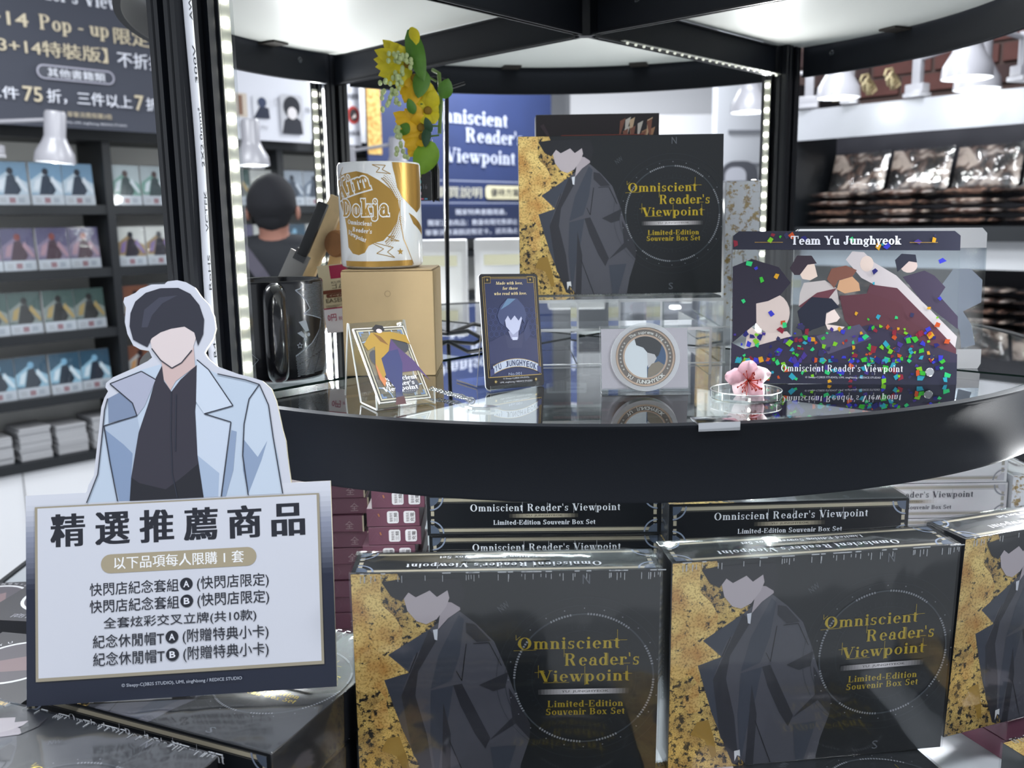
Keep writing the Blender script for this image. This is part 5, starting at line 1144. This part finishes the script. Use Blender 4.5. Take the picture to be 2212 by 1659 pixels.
for c_, tips, w_, m in (((902, 162), ((852, 114), (868, 120), (836, 136), (832, 152), (836, 168), (842, 186), (858, 202), (878, 212), (886, 128)), .017, M_YE), ((915, 190), ((884, 222), (893, 240), (910, 248), (925, 232), (895, 205)), .018, M_YE2),
                        ((940, 255), ((932, 205), (944, 196), (957, 215), (962, 245), (955, 282), (935, 285), (918, 235)), .018, M_YE), ((925, 288), ((868, 258), (872, 275), (884, 292), (892, 250), (906, 238), (916, 262)), .018, M_YE2), ((928, 308), ((888, 290), (884, 308), (890, 328), (897, 348), (912, 336), (925, 328)), .017, M_YE2)):
    for j, e in enumerate(tips):
        g = G(); petal(g, (fx(c_[0]), Y0, fz(c_[1])), (fx(e[0]), Y0-.003*(j % 3)-.002, fz(e[1])), w_, m, .5); g.build('petal', t, smooth=True)
    g = G(); g.ball((fx(c_[0]), Y0-.002, fz(c_[1])), .0045, mat('flower_heart', '#8a6a12', .7), 8, 5, (1, .6, 1)); g.build('flower_heart', t, smooth=True)
for a, b, w_, m in (((908, 96), (935, 200), .019, M_LF), ((935, 175), (922, 232), .018, M_LF), ((912, 262), (902, 232), .010, M_LF), ((948, 318), (916, 386), .027, M_LF2), ((972, 232), (985, 194), .016, M_LF), ((882, 285), (902, 300), .014, M_LF), ((912, 92), (922, 130), .013, M_YE), ((938, 290), (934, 330), .010, mat('leaf_dark', '#22492f', .5)), ((945, 300), (936, 270), .009, mat('leaf_dark'))):
    g = G(); petal(g, (fx(a[0]), Y0-.006, fz(a[1])), (fx(b[0]), Y0-.010, fz(b[1])), w_, m, .6, 8); g.build('leaf', t, smooth=True)
rnd = random.Random(9); bq = None
for cx_, cy_, rx_, ry_, n_ in ((878, 155, 16, 12, 10), (902, 162, 12, 14, 9), (880, 200, 12, 22, 13), (856, 225, 12, 30, 14), (878, 232, 12, 14, 8), (876, 305, 10, 18, 11), (885, 340, 12, 14, 8)):
    for i in range(n_):
        q_ = (fx(cx_+rnd.uniform(-rx_, rx_)), Y0-.012+rnd.uniform(-.004, .004), fz(cy_+rnd.uniform(-ry_, ry_)))
        if bq is None: g = G(); g.ball((0, 0, 0), .0023, M_BE, 8, 6, (1, 1, 1.25)); bq = g.build('berry', t, smooth=True); o = bq
        else: o = bpy.data.objects.new('berry', bq.data); COL.objects.link(o); o.parent = t
        o.location = q_
t = thing('tassel_charm', 'black tassel with a small glossy black charm card hanging under the flowers', 'charm', (0, 1.0, 0))
g = G()
for i in range(26):
    x = fx(948+rnd.uniform(-9, 12)); yy = rnd.uniform(-.004, .004); g.tube([(fx(950)+(x-fx(950))*.3, yy*.3, fz(345)), (x, yy, fz(375)), (x+rnd.uniform(-.001, .001), yy, fz(438+rnd.uniform(-6, 3)))], .0007, mat('tassel_black', '#101014', .5), 5)
g.ball((fx(950), 0, fz(345)), .004, mat('tassel_black'), 10, 6); o = g.build('tassel', t); o['kind'] = 'stuff'
g = G(); g.prism(rrect(fx(919), fz(438), fx(944), fz(378), .001), -.012, -.010, mat('charm_black', '#0d0d12', .1), M_ACRE, axis='y'); g.build('charm_card', t)
p = P(.00004)
for k, c_ in enumerate(('#d9a0b0', '#7ab0c8', '#5ad0c8', '#c8d040')): p.rect(.0005, .006+k*.006, .0018, .009+k*.006, c_, up=(k == 0))
p.rect(.001, .0012, .004, .0026, '#e06a8a'); p.rect(.005, .0012, .008, .0026, '#5aa0c8', up=False); p.sans('16', .004, .012, .008, .017, '#6a6a72')
p.build('charm_print', t, (fx(919), -.012, fz(438)), lift=.0003)
g = G(); g.tube([(fx(948), 0, fz(345)), (fx(946), .0, fz(312))], .0006, M_CHROME, 6)
for i in range(7): g.ball((fx(944+2*math.sin(i*2)), -.001, fz(258+i*8)), .0021, sheet_mat('bead_clear', '#f4f7fa', .03, 1.6, extra=.25), 10, 7)
g.build('bead_string', t, smooth=True)

# photo card in a clear holder
t = thing('photo_card', 'tall navy and gold framed card of a faceless coated bust in a clear holder', 'card', (-.0212, .7385, .0022), rotm(29.86, -9.53, 2.14))
CW, CH = .0558, .0946
g = G(); g.prism(rrect(0, 0, CW, CH, .003), 0, .0016, mat('card_black', '#15141a', .2), mat('card_edge_light', '#b9bcc6', .3), axis='y'); g.build('card', t)
p = P(.00002); GD = '#b59a5c'; c = lambda l: [(x/10000, y/10000) for x, y in l]
p.poly(rrect(.0002, .0002, CW-.0002, CH-.0002, .003), '#15141a'); p.frame(.0028, .0095, .0535, .0920, .0004, GD, M_FOIL); p.rect(.0048, .0098, .0516, .0905, '#232a4c'); p.frame(.0044, .0098, .0520, .0908, .0003, GD, M_FOIL)
for x in (.0075, .0483): p.poly([(x-.0032, .0872), (x+.0032, .0872), (x+.0032, .0918), (x-.0032, .0918)], '#15141a'); p.frame(x-.003, .087, x+.003, .0925, .0003, GD, M_FOIL); p.poly([(x+.0016*(1 if i % 2 == 0 else .3)*math.cos(R(i*30)), .0897+.0016*(1 if i % 2 == 0 else .3)*math.sin(R(i*30))) for i in range(12)], GD, M_FOIL)
p.layer()
for i in range(9):
    for j in range(5):
        x, y = .008+i*.005+(j % 2)*.0025, .045+j*.0048
        for q in ring(x, y, .0024, .0026, 30, 390, 6): p.poly(q, '#4b5688', up=False)
for s_, x0, x1, y in (('Made with love,', .0150, .0408, .0858), ('for those', .0211, .0356, .0815), ('who read with love.', .0128, .0440, .0772)): p.serif(s_, x0, x1, y, .0024, '#d9c79a', grow=.01, slant=.2)
p.poly(c([(50, 385), (207, 447), (271, 420), (300, 395), (340, 425), (388, 460), (430, 420), (514, 392), (514, 209), (50, 209)]), '#2f3354'); p.poly(c([(207, 447), (271, 406), (330, 430), (388, 460), (360, 330), (230, 330)]), '#363a58'); p.poly(c([(388, 460), (440, 560), (450, 430), (400, 380)]), '#343a5c')
p.poly(c([(240, 470), (340, 480), (330, 405), (265, 405)]), '#8f92ae'); p.poly(c([(212, 600), (222, 510), (285, 440), (345, 478), (382, 580), (340, 650), (240, 650)]), '#aeb2cb'); p.poly(c([(165, 540), (145, 600), (180, 680), (252, 742), (345, 740), (405, 675), (425, 600), (398, 530), (372, 590), (345, 555), (310, 600), (270, 560), (245, 600), (215, 560), (200, 520)]), '#3b4468'); p.poly(c([(180, 650), (252, 742), (330, 738), (260, 690)]), '#5b7796')
p.poly(c([(272, 420), (325, 420), (322, 396), (275, 396)]), '#b9bdd4')
bn = [(75, 112), (290, 188), (508, 128), (501, 204), (305, 250), (75, 188)]
top = [(x, .0189+.0052*(1-((x-.029)/.0215)**2)) for x in [.0075+i*.0043 for i in range(11)]]; bot = [(x, y-.0066) for x, y in top]
p.poly(bot+top[::-1], '#a9b2c4'); p.line(top, .0004, GD, M_FOIL); p.line(bot, .0004, GD, M_FOIL); p.poly([(.0045, .0105), (.0085, .0125), (.0085, .0175), (.0045, .0160)], '#3a4068'); p.poly([(.0533, .0105), (.0495, .0125), (.0495, .0175), (.0533, .0160)], '#3a4068')
for i, ch in enumerate('YU JUNGHYEOK'):
    if ch != ' ': x = .0095+i*.0033; y = .0189+.0052*(1-((x+.0014-.029)/.0215)**2); p.sans(ch, x, y-.0058, x+.0026, y-.0010, '#2c3254', off=.01, rot=(.029-x)*350)
p.sans('No.001', .0215, .0105, .0340, .0128, '#8f97b0', off=.01); p.sans('© Sleepy-C(3B2S STUDIO),', .0161, .0072, .0412, .0088, '#c3c6cf'); p.sans('UMI, singNsong / REDICE STUDIO', .0131, .0042, .0439, .0058, '#c3c6cf')
for x in (.009, .0475): p.poly([(x+.0018*(1 if i % 2 == 0 else .25)*math.cos(R(i*30)), .006+.0018*(1 if i % 2 == 0 else .25)*math.sin(R(i*30))) for i in range(12)], '#d9c07a', M_FOIL)
p.build('card_print', t, lift=.0001)
h = thing('card_holder', 'clear bent acrylic holder behind the tall navy card', 'holder', (-.0212, .7385, .0003), rotm(29.86))
g = G()
def strokeprof(g, pts, th, x0, x1, m, me):
    q = []; n_ = len(pts)
    for s_ in (1, -1):
        rng = range(n_) if s_ == 1 else range(n_-1, -1, -1)
        for i in rng:
            a, b = pts[max(i-1, 0)], pts[min(i+1, n_-1)]; l = math.hypot(b[0]-a[0], b[1]-a[1]); nx, ny = -(b[1]-a[1])/l, (b[0]-a[0])/l; q.append((pts[i][0]+s_*nx*th/2, pts[i][1]+s_*ny*th/2))
    k = len(q); vs = [(x0, y, z) for y, z in q]+[(x1, y, z) for y, z in q]
    for i in range(n_-1): j = k-1-i; g.add(vs, [(i, i+1, j-1, j), (k+j, k+j-1, k+i+1, k+i)], me)
    g.add(vs, [(i, k+i, k+(i+1) % k, (i+1) % k) for i in range(k)], m)
strokeprof(g, [(-.002, .005), (-.002, .0008), (.0042, .0008), (.0115, .05), (.0125, .05), (.022, .001), (.06, .001)], .0014, .003, .05, M_ACR, M_ACRE); g.build('holder_body', h)
# charm on clear stand
h = thing('charm_stand', 'clear bent acrylic stand holding the yellow coated figure charm', 'stand', (-.1005, .6685, .0004), rotm(29))
g = G(); strokeprof(g, [(0, .0125), (0, .001), (.001, .0008), (.033, .0008), (.0345, .0015), (.055, .0600), (.057, .0602), (.070, .0008)], .0015, 0, .047, M_ACR, M_ACRE); g.build('stand_body', h)
g = G()
for x in (0, .047): g.tube([(x, 0, .0125), (x, 0, .001), (x, .034, .001), (x, .055, .06), (x, .057, .06), (x, .070, .001)], .0007, M_ACRE, 6)
g.build('polished_edge', h)
t = thing('acrylic_charm', 'clear framed charm with a yellow coated purple lined figure, leaning in its stand', 'charm', (-.0975, .6645, .0068), rotm(39.99, -36.85, 2.45))
g = G(); g.prism([(0, 0), (.045, 0), (.045, .065), (0, .065)], 0, .0015, M_ACR, M_ACRE, axis='y'); g.build('acrylic_plate', t)
g = G(); g.lathe([(.0012, 0), (.0024, 0), (.0024, .0015), (.0012, .0015), (.0012, 0)], M_ACRE, 14, (.043, .001, .0665), close=False); g.build('eyelet', t)
p = P(.00003); c = lambda l: [(x/10000, y/10000) for x, y in l]
p.frame(0, 0, .045, .065, .0006, '#e8eaee'); p.frame(.0014, .0014, .0436, .0636, .0005, '#20222c'); p.frame(.0034, .0034, .0416, .0616, .0005, '#20222c'); p.frame(.0020, .0020, .0430, .0630, .0012, '#a7a28f')
for sx in (0, 1):
    for sy in (0, 1):
        f = lambda x, y: (.045-x if sx else x, .065-y if sy else y)
        p.polys([[f(*q) for q in z] for z in ring(.0035, .0035, .0088, .0096, 0, 90, 8)], '#8ba0bd'); p.poly([f(.0035, .0035), f(.0075, .0035), f(.0075, .0050), f(.0050, .0050), f(.0050, .0075), f(.0035, .0075)], '#5f7392')
p.poly(c(ell(340, 470, 85, 70, n=18)), '#33343c'); p.poly(c(ell(280, 130, 110, 80, n=18)), '#43444e'); p.poly(c(ell(110, 380, 60, 70, n=14)), '#3a3b44')
for s_, x0, x1, y in (('Omniscient', .0080, .0394, .0175), ("Reader's", .0105, .0354, .0130), ('Viewpoint', .0064, .0370, .0088)): p.serif(s_, x0, x1, y, .0036, '#d5d7de', grow=.02)
p.poly(c([(289,538),(324,461),(422,327),(501,140),(432,241),(240,238),(205,366)]), '#44305e'); p.poly(c([(227,427),(316,441),(311,315),(217,66),(213,-25),(131,-25),(172,112),(117,240),(141,361)]), '#262d5c')
p.poly(c([(81,335),(110,300),(120,180),(90,130),(70,200),(75,300)]), '#b06c40'); p.poly(c([(41,503),(136,601),(187,598),(313,600),(436,561),(446,474),(402,499),(289,538),(227,427),(145,371),(134,228),(100,200),(81,335),(130,480),(60,450)]), '#96772a')
p.poly(c([(150,600),(210,560),(250,480),(190,520)]), '#6d4a1c'); p.poly(c([(161,641),(203,671),(260,657),(262,615),(213,600),(176,598)]), '#1d1b22'); p.poly(c(ell(213, 612, 26, 20, n=12)), '#c9b8bc'); p.poly(c([(120,-30),(215,-30),(220,40),(150,30)]), '#4a2a2e')
p.build('charm_print', t, lift=.0001)
# chain and tag
t = thing('ball_chain', 'fine silver chain with a clear hexagonal tag lying on the glass', 'chain', (-.045, .70, .0003))
cpts = []
for i in range(34):
    u = i/33; x = -.066+.034*u+.004*math.sin(u*3); y = .735-.044*u; cpts.append((x+.045, y-.70, .0022+.005*max(0, .35-u)+.0012*math.sin(i*1.3)**2, i))
lk = None
for x, y, z, i in cpts:
    if lk is None:
        g = G(); g.tube([(.0021*math.cos(R(a)), .0014*math.sin(R(a)), 0) for a in range(0, 360, 36)], .00042, M_CHROME, 6, closed=True); lk = g.build('chain_link', t, smooth=True); o = lk
    else: o = bpy.data.objects.new('chain_link', lk.data); COL.objects.link(o); o.parent = t
    o.location = (x, y, z); o.rotation_euler = (R(80*(i % 2)+10), R(15), R(-52))
g = G(); g.prism([(.0125*math.cos(R(60*k))*1.1, .0062*math.sin(R(60*k))) for k in range(6)], .0004, .0022, M_ACR, M_ACRE); o = g.build('hex_tag', t); o.location = (.023, -.030, 0); o.rotation_euler = (0, 0, R(-12))
g = G(); g.prism([(.0100*math.cos(R(60*k))*1.1, .0048*math.sin(R(60*k))) for k in range(6)], .0023, .0026, mat('tag_silver', '#b9bcc4', .25, .8)); q = g.build('tag_face', o)
g = G(); g.tube([(.0025*math.cos(R(a)), .0008*math.sin(R(a)), .0025*math.sin(R(a))+.003) for a in range(0, 360, 36)], .0005, M_CHROME, 6, closed=True); o = g.build('split_ring', t, smooth=True); o.location = (.014, -.012, 0)

# commemorative coin on silver backed stand
t = thing('silver_stand', 'clear easel stand with a silver foil card behind the round coin', 'stand', (.0715, .7305, .0004), rotm(-.5))
g = G(); strokeprof(g, [(-.010, .005), (-.010, .0008), (.0, .0008), (.012, .052)], .0016, 0, .0715, M_ACR, M_ACRE); g.build('stand_body', t)
g = G(); g.T = Matrix.Rotation(R(-12.5), 4, 'X'); g.box(.001, .0705, -.0014, -.0004, .002, .051, mat('silver_foil', '#c9c6cc', .22, .85, bump=.25, bscale=60)); g.build('foil_card', t)
t = thing('souvenir_coin', 'round copper rimmed coin in a clear capsule leaning on the silver card', 'coin', (.1060, .7235, .0296), rotm(0, -12))
def disc(g, r0, r1, y0, y1, m, n=64): # ring or disc in the xz plane
    g.T = Matrix.Rotation(R(90), 4, 'X'); g.lathe([(r0, y0), (r1, y0), (r1, y1), (r0, y1), (r0, y0)], m, n, close=False)
g = G(); disc(g, .0236, .0272, -.003, .003, M_ACRE); g.build('capsule_rim', t, smooth=True)
g = G(); disc(g, 0, .0240, .0030, .0034, M_ACR); g.build('capsule_lens', t, smooth=True)
g = G(); disc(g, 0, .0232, -.0015, .0010, mat('coin_copper', '#a0785a', .35, .7)); disc(g, .0218, .0232, .0010, .0018, mat('coin_copper_bright', '#d8b8a0', .3, .6)); disc(g, .0165, .0178, .0010, .0016, mat('coin_copper_bright')); g.build('coin_body', t, smooth=True)
p = P(.00003); p.polys(ring(0, 0, .0178, .0218), '#6d625b'); p.poly(ell(0, 0, .0166, .0166, n=48), '#f4f6fa', M_FOIL)
p.poly([(.0164*math.cos(R(a)), .0164*math.sin(R(a))) for a in range(-86, 106, 6)]+[(-.0025, .0120), (.0005, .0085), (.004, .004), (.0035, -.002), (.0012, -.008)], '#2c4f78')
p.poly([(.0164*math.cos(R(a)), .0164*math.sin(R(a))) for a in range(36, 122, 6)]+[(-.0070, .0095), (-.0015, .0075), (.003, .002), (.0075, -.0015), (.0105, .001), (.0125, .006)], '#101218')
p.poly([(.0015, .0035), (.0075, .002), (.009, -.001), (.0065, -.0055), (.002, -.0085), (.0018, -.003)], '#c9c4c6'); p.poly([(.0015, -.0163), (.0065, -.0150), (.0120, -.0112), (.0150, -.0065), (.0105, -.0035), (.005, -.0055), (.002, -.0095)], '#877a69')
p.arc('The supreme king', 0, 0, .0198, 128, 42, .0026, '#e4e2de'); p.arc('YU JUNGHYEOK', 0, 0, .0197, -137, -43, .0031, '#ece9e4', inward=True, off=.02)
p.layer()
for a in list(range(-28, 40, 9))+list(range(146, 212, 9)):
    x, y = .0198*math.cos(R(a)), .0198*math.sin(R(a)); p.poly([(x+(.0012 if i % 2 == 0 else .0003)*math.cos(R(i*45)), y+(.0012 if i % 2 == 0 else .0003)*math.sin(R(i*45))) for i in range(8)], '#e4e2de', up=False)
p.build('coin_face', t, (0, -.00125, 0), lift=.0001)
# blossom on its clear dish
t = thing('clear_dish', 'small round clear dish under the pink blossom', 'dish', (.181, .700, .0004))
g = G(); g.lathe([(0, 0), (.0262, 0), (.0272, .001), (.0272, .0062), (.0262, .0066), (.0258, .0062), (.0258, .0022), (0, .0022)], sheet_mat('dish_clear', '#f4f8f8', .08, 1.5, extra=.22), 48, close=False); g.build('dish', t, smooth=True)
g = G(); g.tube([(.0268*math.cos(R(a)), .0268*math.sin(R(a)), .0064) for a in range(0, 360, 8)], .0005, M_ACRE, 6, closed=True); g.build('dish_lip', t)
t = thing('pink_blossom', 'pink five petal blossom with red stamens sitting on the clear dish', 'flower', (.181, .697, .0150), rotm(0, 6))
M_PK = mat('petal_pink', '#e3b3bf', .55, var=.12, bscale=120); M_PK2 = mat('petal_pink_pale', '#ead0d5', .55)
for k, (a, l, w_) in enumerate(((92, .0185, .0155), (18, .0205, .0155), (-48, .0175, .015), (-122, .0165, .0165), (168, .0205, .0145))):
    g = G(); petal(g, (0, 0, 0), (l*math.cos(R(a)), -.006+.004*math.sin(k*2.1), l*math.sin(R(a))), w_, M_PK if k % 2 == 0 else M_PK2, .9, 9); o = g.build('petal', t, smooth=True)
    for v in o.data.vertices:
        q = v.co.length
        if q > .012: v.co *= 1-.10*((q-.012)/.008)
        v.co.y += .0012*math.sin(v.co.x*900+k)*min(1, q/.01)
rnd = random.Random(4); so = None
for i in range(26):
    a = rnd.uniform(0, 360); l = rnd.uniform(.004, .0105); e = (l*math.cos(R(a)), -.008-rnd.uniform(0, .004), l*math.sin(R(a)))
    g = G(); g.tube([(0, -.001, 0), (e[0]*.5, e[1]*.7, e[2]*.5), e], .00028, mat('stamen_red', '#a32c1e', .5), 5); g.ball(e, .0006, mat('stamen_tip', '#8c1f16', .5), 6, 4, (1, 1, 1.6)); g.build('stamen', t, smooth=True)
g = G(); g.tube([(0, 0, 0), (-.001, .002, -.0085), (-.001, .001, -.0120)], [.0025, .002, .005], mat('white_foot', '#e6e3df', .5), 10); g.build('flower_base', t, smooth=True)

# holographic group card and its rear plate
t = thing('holographic_plate', 'clear holographic plate with coated silhouettes between two dark lettered bands', 'plate', (.1834, .7611, .0006), rotm(-3.5, -7.4, .67))
HW, HH = .185, .127
g = G(); g.prism(rrect(0, 0, HW, HH, .005), 0, .0028, M_ACR, M_ACRE, axis='y'); g.build('acrylic_plate', t)
p = P(.00003); c = lambda l: [(min(max(x, 2)/10000, HW-.0002), min(max(y, 2)/10000, HH-.0002)) for x, y in l]
for pts, col in (([(556,917),(598,992),(673,1003),(702,895),(644,863),(579,874)], '#c9b5aa'), ([(474,961),(531,1068),(650,1067),(694,1002),(619,992),(557,907),(513,907)], '#2a1f2b'), ([(591,842),(762,863),(860,798),(884,670),(780,563),(552,648),(560,756)], '#a8a1a0'), ([(552,648),(700,760),(860,798),(780,690),(640,600)], '#5a2e38'),
                 ([(928,1033),(980,1102),(1075,1095),(1161,1010),(1341,903),(1844,401),(1818,223),(1345,734),(1059,883)], '#aaa3a6'), (ell(1100, 1000, 55, 65, n=14), '#bdaca4'), ([(1130,830),(1350,800),(1700,450),(1840,300),(1840,200),(1400,560),(1100,740)], '#4d2833'),
                 ([(1393,892),(1567,944),(1650,901),(1739,807),(1694,734),(1845,567),(1848,463),(1552,692)], '#332b3f'), (ell(1440, 985, 70, 60, n=14), '#b09f9b'), ([(1327,1029),(1378,1082),(1492,1075),(1505,1010),(1440,1020),(1380,960),(1350,934)], '#1c1e2e'),
                 ([(860,788),(879,862),(985,894),(1039,840),(1051,777),(924,755)], '#b08868'), ([(778,873),(813,959),(930,985),(1020,947),(985,894),(869,862),(838,798)], '#6a4236'), ([(883,734),(1136,755),(1388,671),(1432,565),(1849,197),(1254,184),(930,532)], '#4c2630'),
                 ([(748,563),(842,627),(892,553),(866,521),(782,499),(931,478),(890,430),(793,456)], '#cdbdb8'), ([(542,605),(658,724),(819,713),(885,640),(779,595),(771,488),(675,455),(590,412)], '#14182a'),
                 ([(141,495),(219,430),(460,438),(504,389),(419,324),(113,288)], '#bfb0aa'), (ell(330, 590, 150, 165, n=22), '#b9aaa5'), ([(4,975),(160,1039),(381,972),(482,842),(400,740),(300,690),(202,669),(206,506),(11,342)], '#1f1a2b'),
                 ([(4,341),(113,288),(461,389),(869,424),(1142,501),(1847,255),(1849,187),(4,161)], '#29243a'), ([(700,400),(1050,500),(1150,380),(800,250)], '#46425a')):
    p.poly(c(pts), col)
p.poly(c([(2, 2), (1848, 2), (1848, 187), (2, 167)]), '#1b1c30'); p.poly(c([(2, 1117), (1848, 1108), (1848, 1230), (1800, 1268), (50, 1268), (2, 1230)]), '#1b1c2e')
rnd = random.Random(12); cols = ['#3fb83c', '#35c878', '#3c3fc0', '#4a3a8c', '#c8552c', '#d8a02c', '#35a0b8', '#7dc42c', '#2c2c70', '#8c2c3c', '#3a3a5c']
for i in range(330):
    x = rnd.uniform(.002, HW-.007); y = rnd.choice([rnd.uniform(.002, .05), rnd.uniform(.002, .045), rnd.uniform(.004, .06), rnd.uniform(.113, .124) if i % 3 == 0 else .02, rnd.uniform(.02, .11)])
    if .05 < y < .11 and (rnd.random() < .35 or not (x < .05 or x > .1)): continue
    s_ = rnd.uniform(.0016, .0042); a = rnd.uniform(0, 6.3); q = [(x+s_*math.cos(a+d)*rnd.uniform(.5, 1), y+s_*math.sin(a+d)*rnd.uniform(.5, 1)) for d in (0, 1.3, 2.8, 4.2)]
    q = [(min(max(u, .0004), HW-.0004), min(max(v, .0004), HH-.0004)) for u, v in q]
    p.poly(q, cols[min(len(cols)-1, int(rnd.random()*len(cols)))], M_FOIL, up=(i % 12 == 0))
p.serif('Team Yu Junghyeok', .0473, .1371, .1158, .0068, '#cfd0d8', grow=.02); p.serif("Omniscient Reader's Viewpoint", .0413, .1411, .0106, .0056, '#d4d5dc', track=.07)
p.sans('© Sleepy-C(3B2S STUDIO), UMI, singNsong / REDICE STUDIO', .0615, .0045, .1230, .0066, '#b9bac4'); p.line([(.0179, .1176), (.0410, .1176)], .0004, '#b8924a', M_FOIL); p.line([(.1438, .1173), (.1664, .1173)], .0004, '#b8924a', M_FOIL)
for x in (.070, .098, .118): p.rect(x, .008, x+.0002, .0168, '#d4d5dc')
p.build('plate_print', t, lift=.0001)
g = G(); g.T = Matrix.Translation((.1627, -.0003, .0106)) @ Matrix.Rotation(R(90), 4, 'X'); g.lathe([(0, 0), (.0036, 0), (.0036, .0012), (.003, .0018), (0, .0018)], M_CHROME, 20); g.build('screw_cap', t, smooth=True)
g = G(); g.tube([(.1627, .003, .0106), (.1827, .042, .016)], .0030, mat('brass_standoff', '#a89f86', .35, .7), 14); g.build('standoff', t, smooth=True)
t = thing('frosted_plate', 'frosted white banded clear plate with a grey ghost silhouette behind the holographic plate', 'plate', (.2560, .8330, .0006), rotm(-4.5, -4, .3))
g = G(); g.prism(rrect(0, 0, .168, .1265, .005), 0, .0028, sheet_mat('frosted_acrylic', '#dfe5ea', .2, 1.49, extra=.12), M_ACRE, axis='y'); g.build('acrylic_plate', t)
p = P(.00004); p.poly([(.0003, .1085), (.1677, .1085), (.1677, .1215), (.1635, .1262), (.004, .1262), (.0003, .1215)], '#d7d8dc'); p.poly([(.0003, .005), (.003, .0004), (.165, .0004), (.1677, .005), (.1677, .018), (.0003, .018)], '#e0e0e4')
p.poly([(.128, .050), (.130, .075), (.140, .090), (.155, .090), (.1655, .080), (.1655, .060), (.150, .052), (.158, .04), (.162, .022), (.150, .019), (.148, .035), (.140, .046)], '#9aa4b4')  # ghost figure printed in grey
p.build('plate_print', t, lift=.0001)
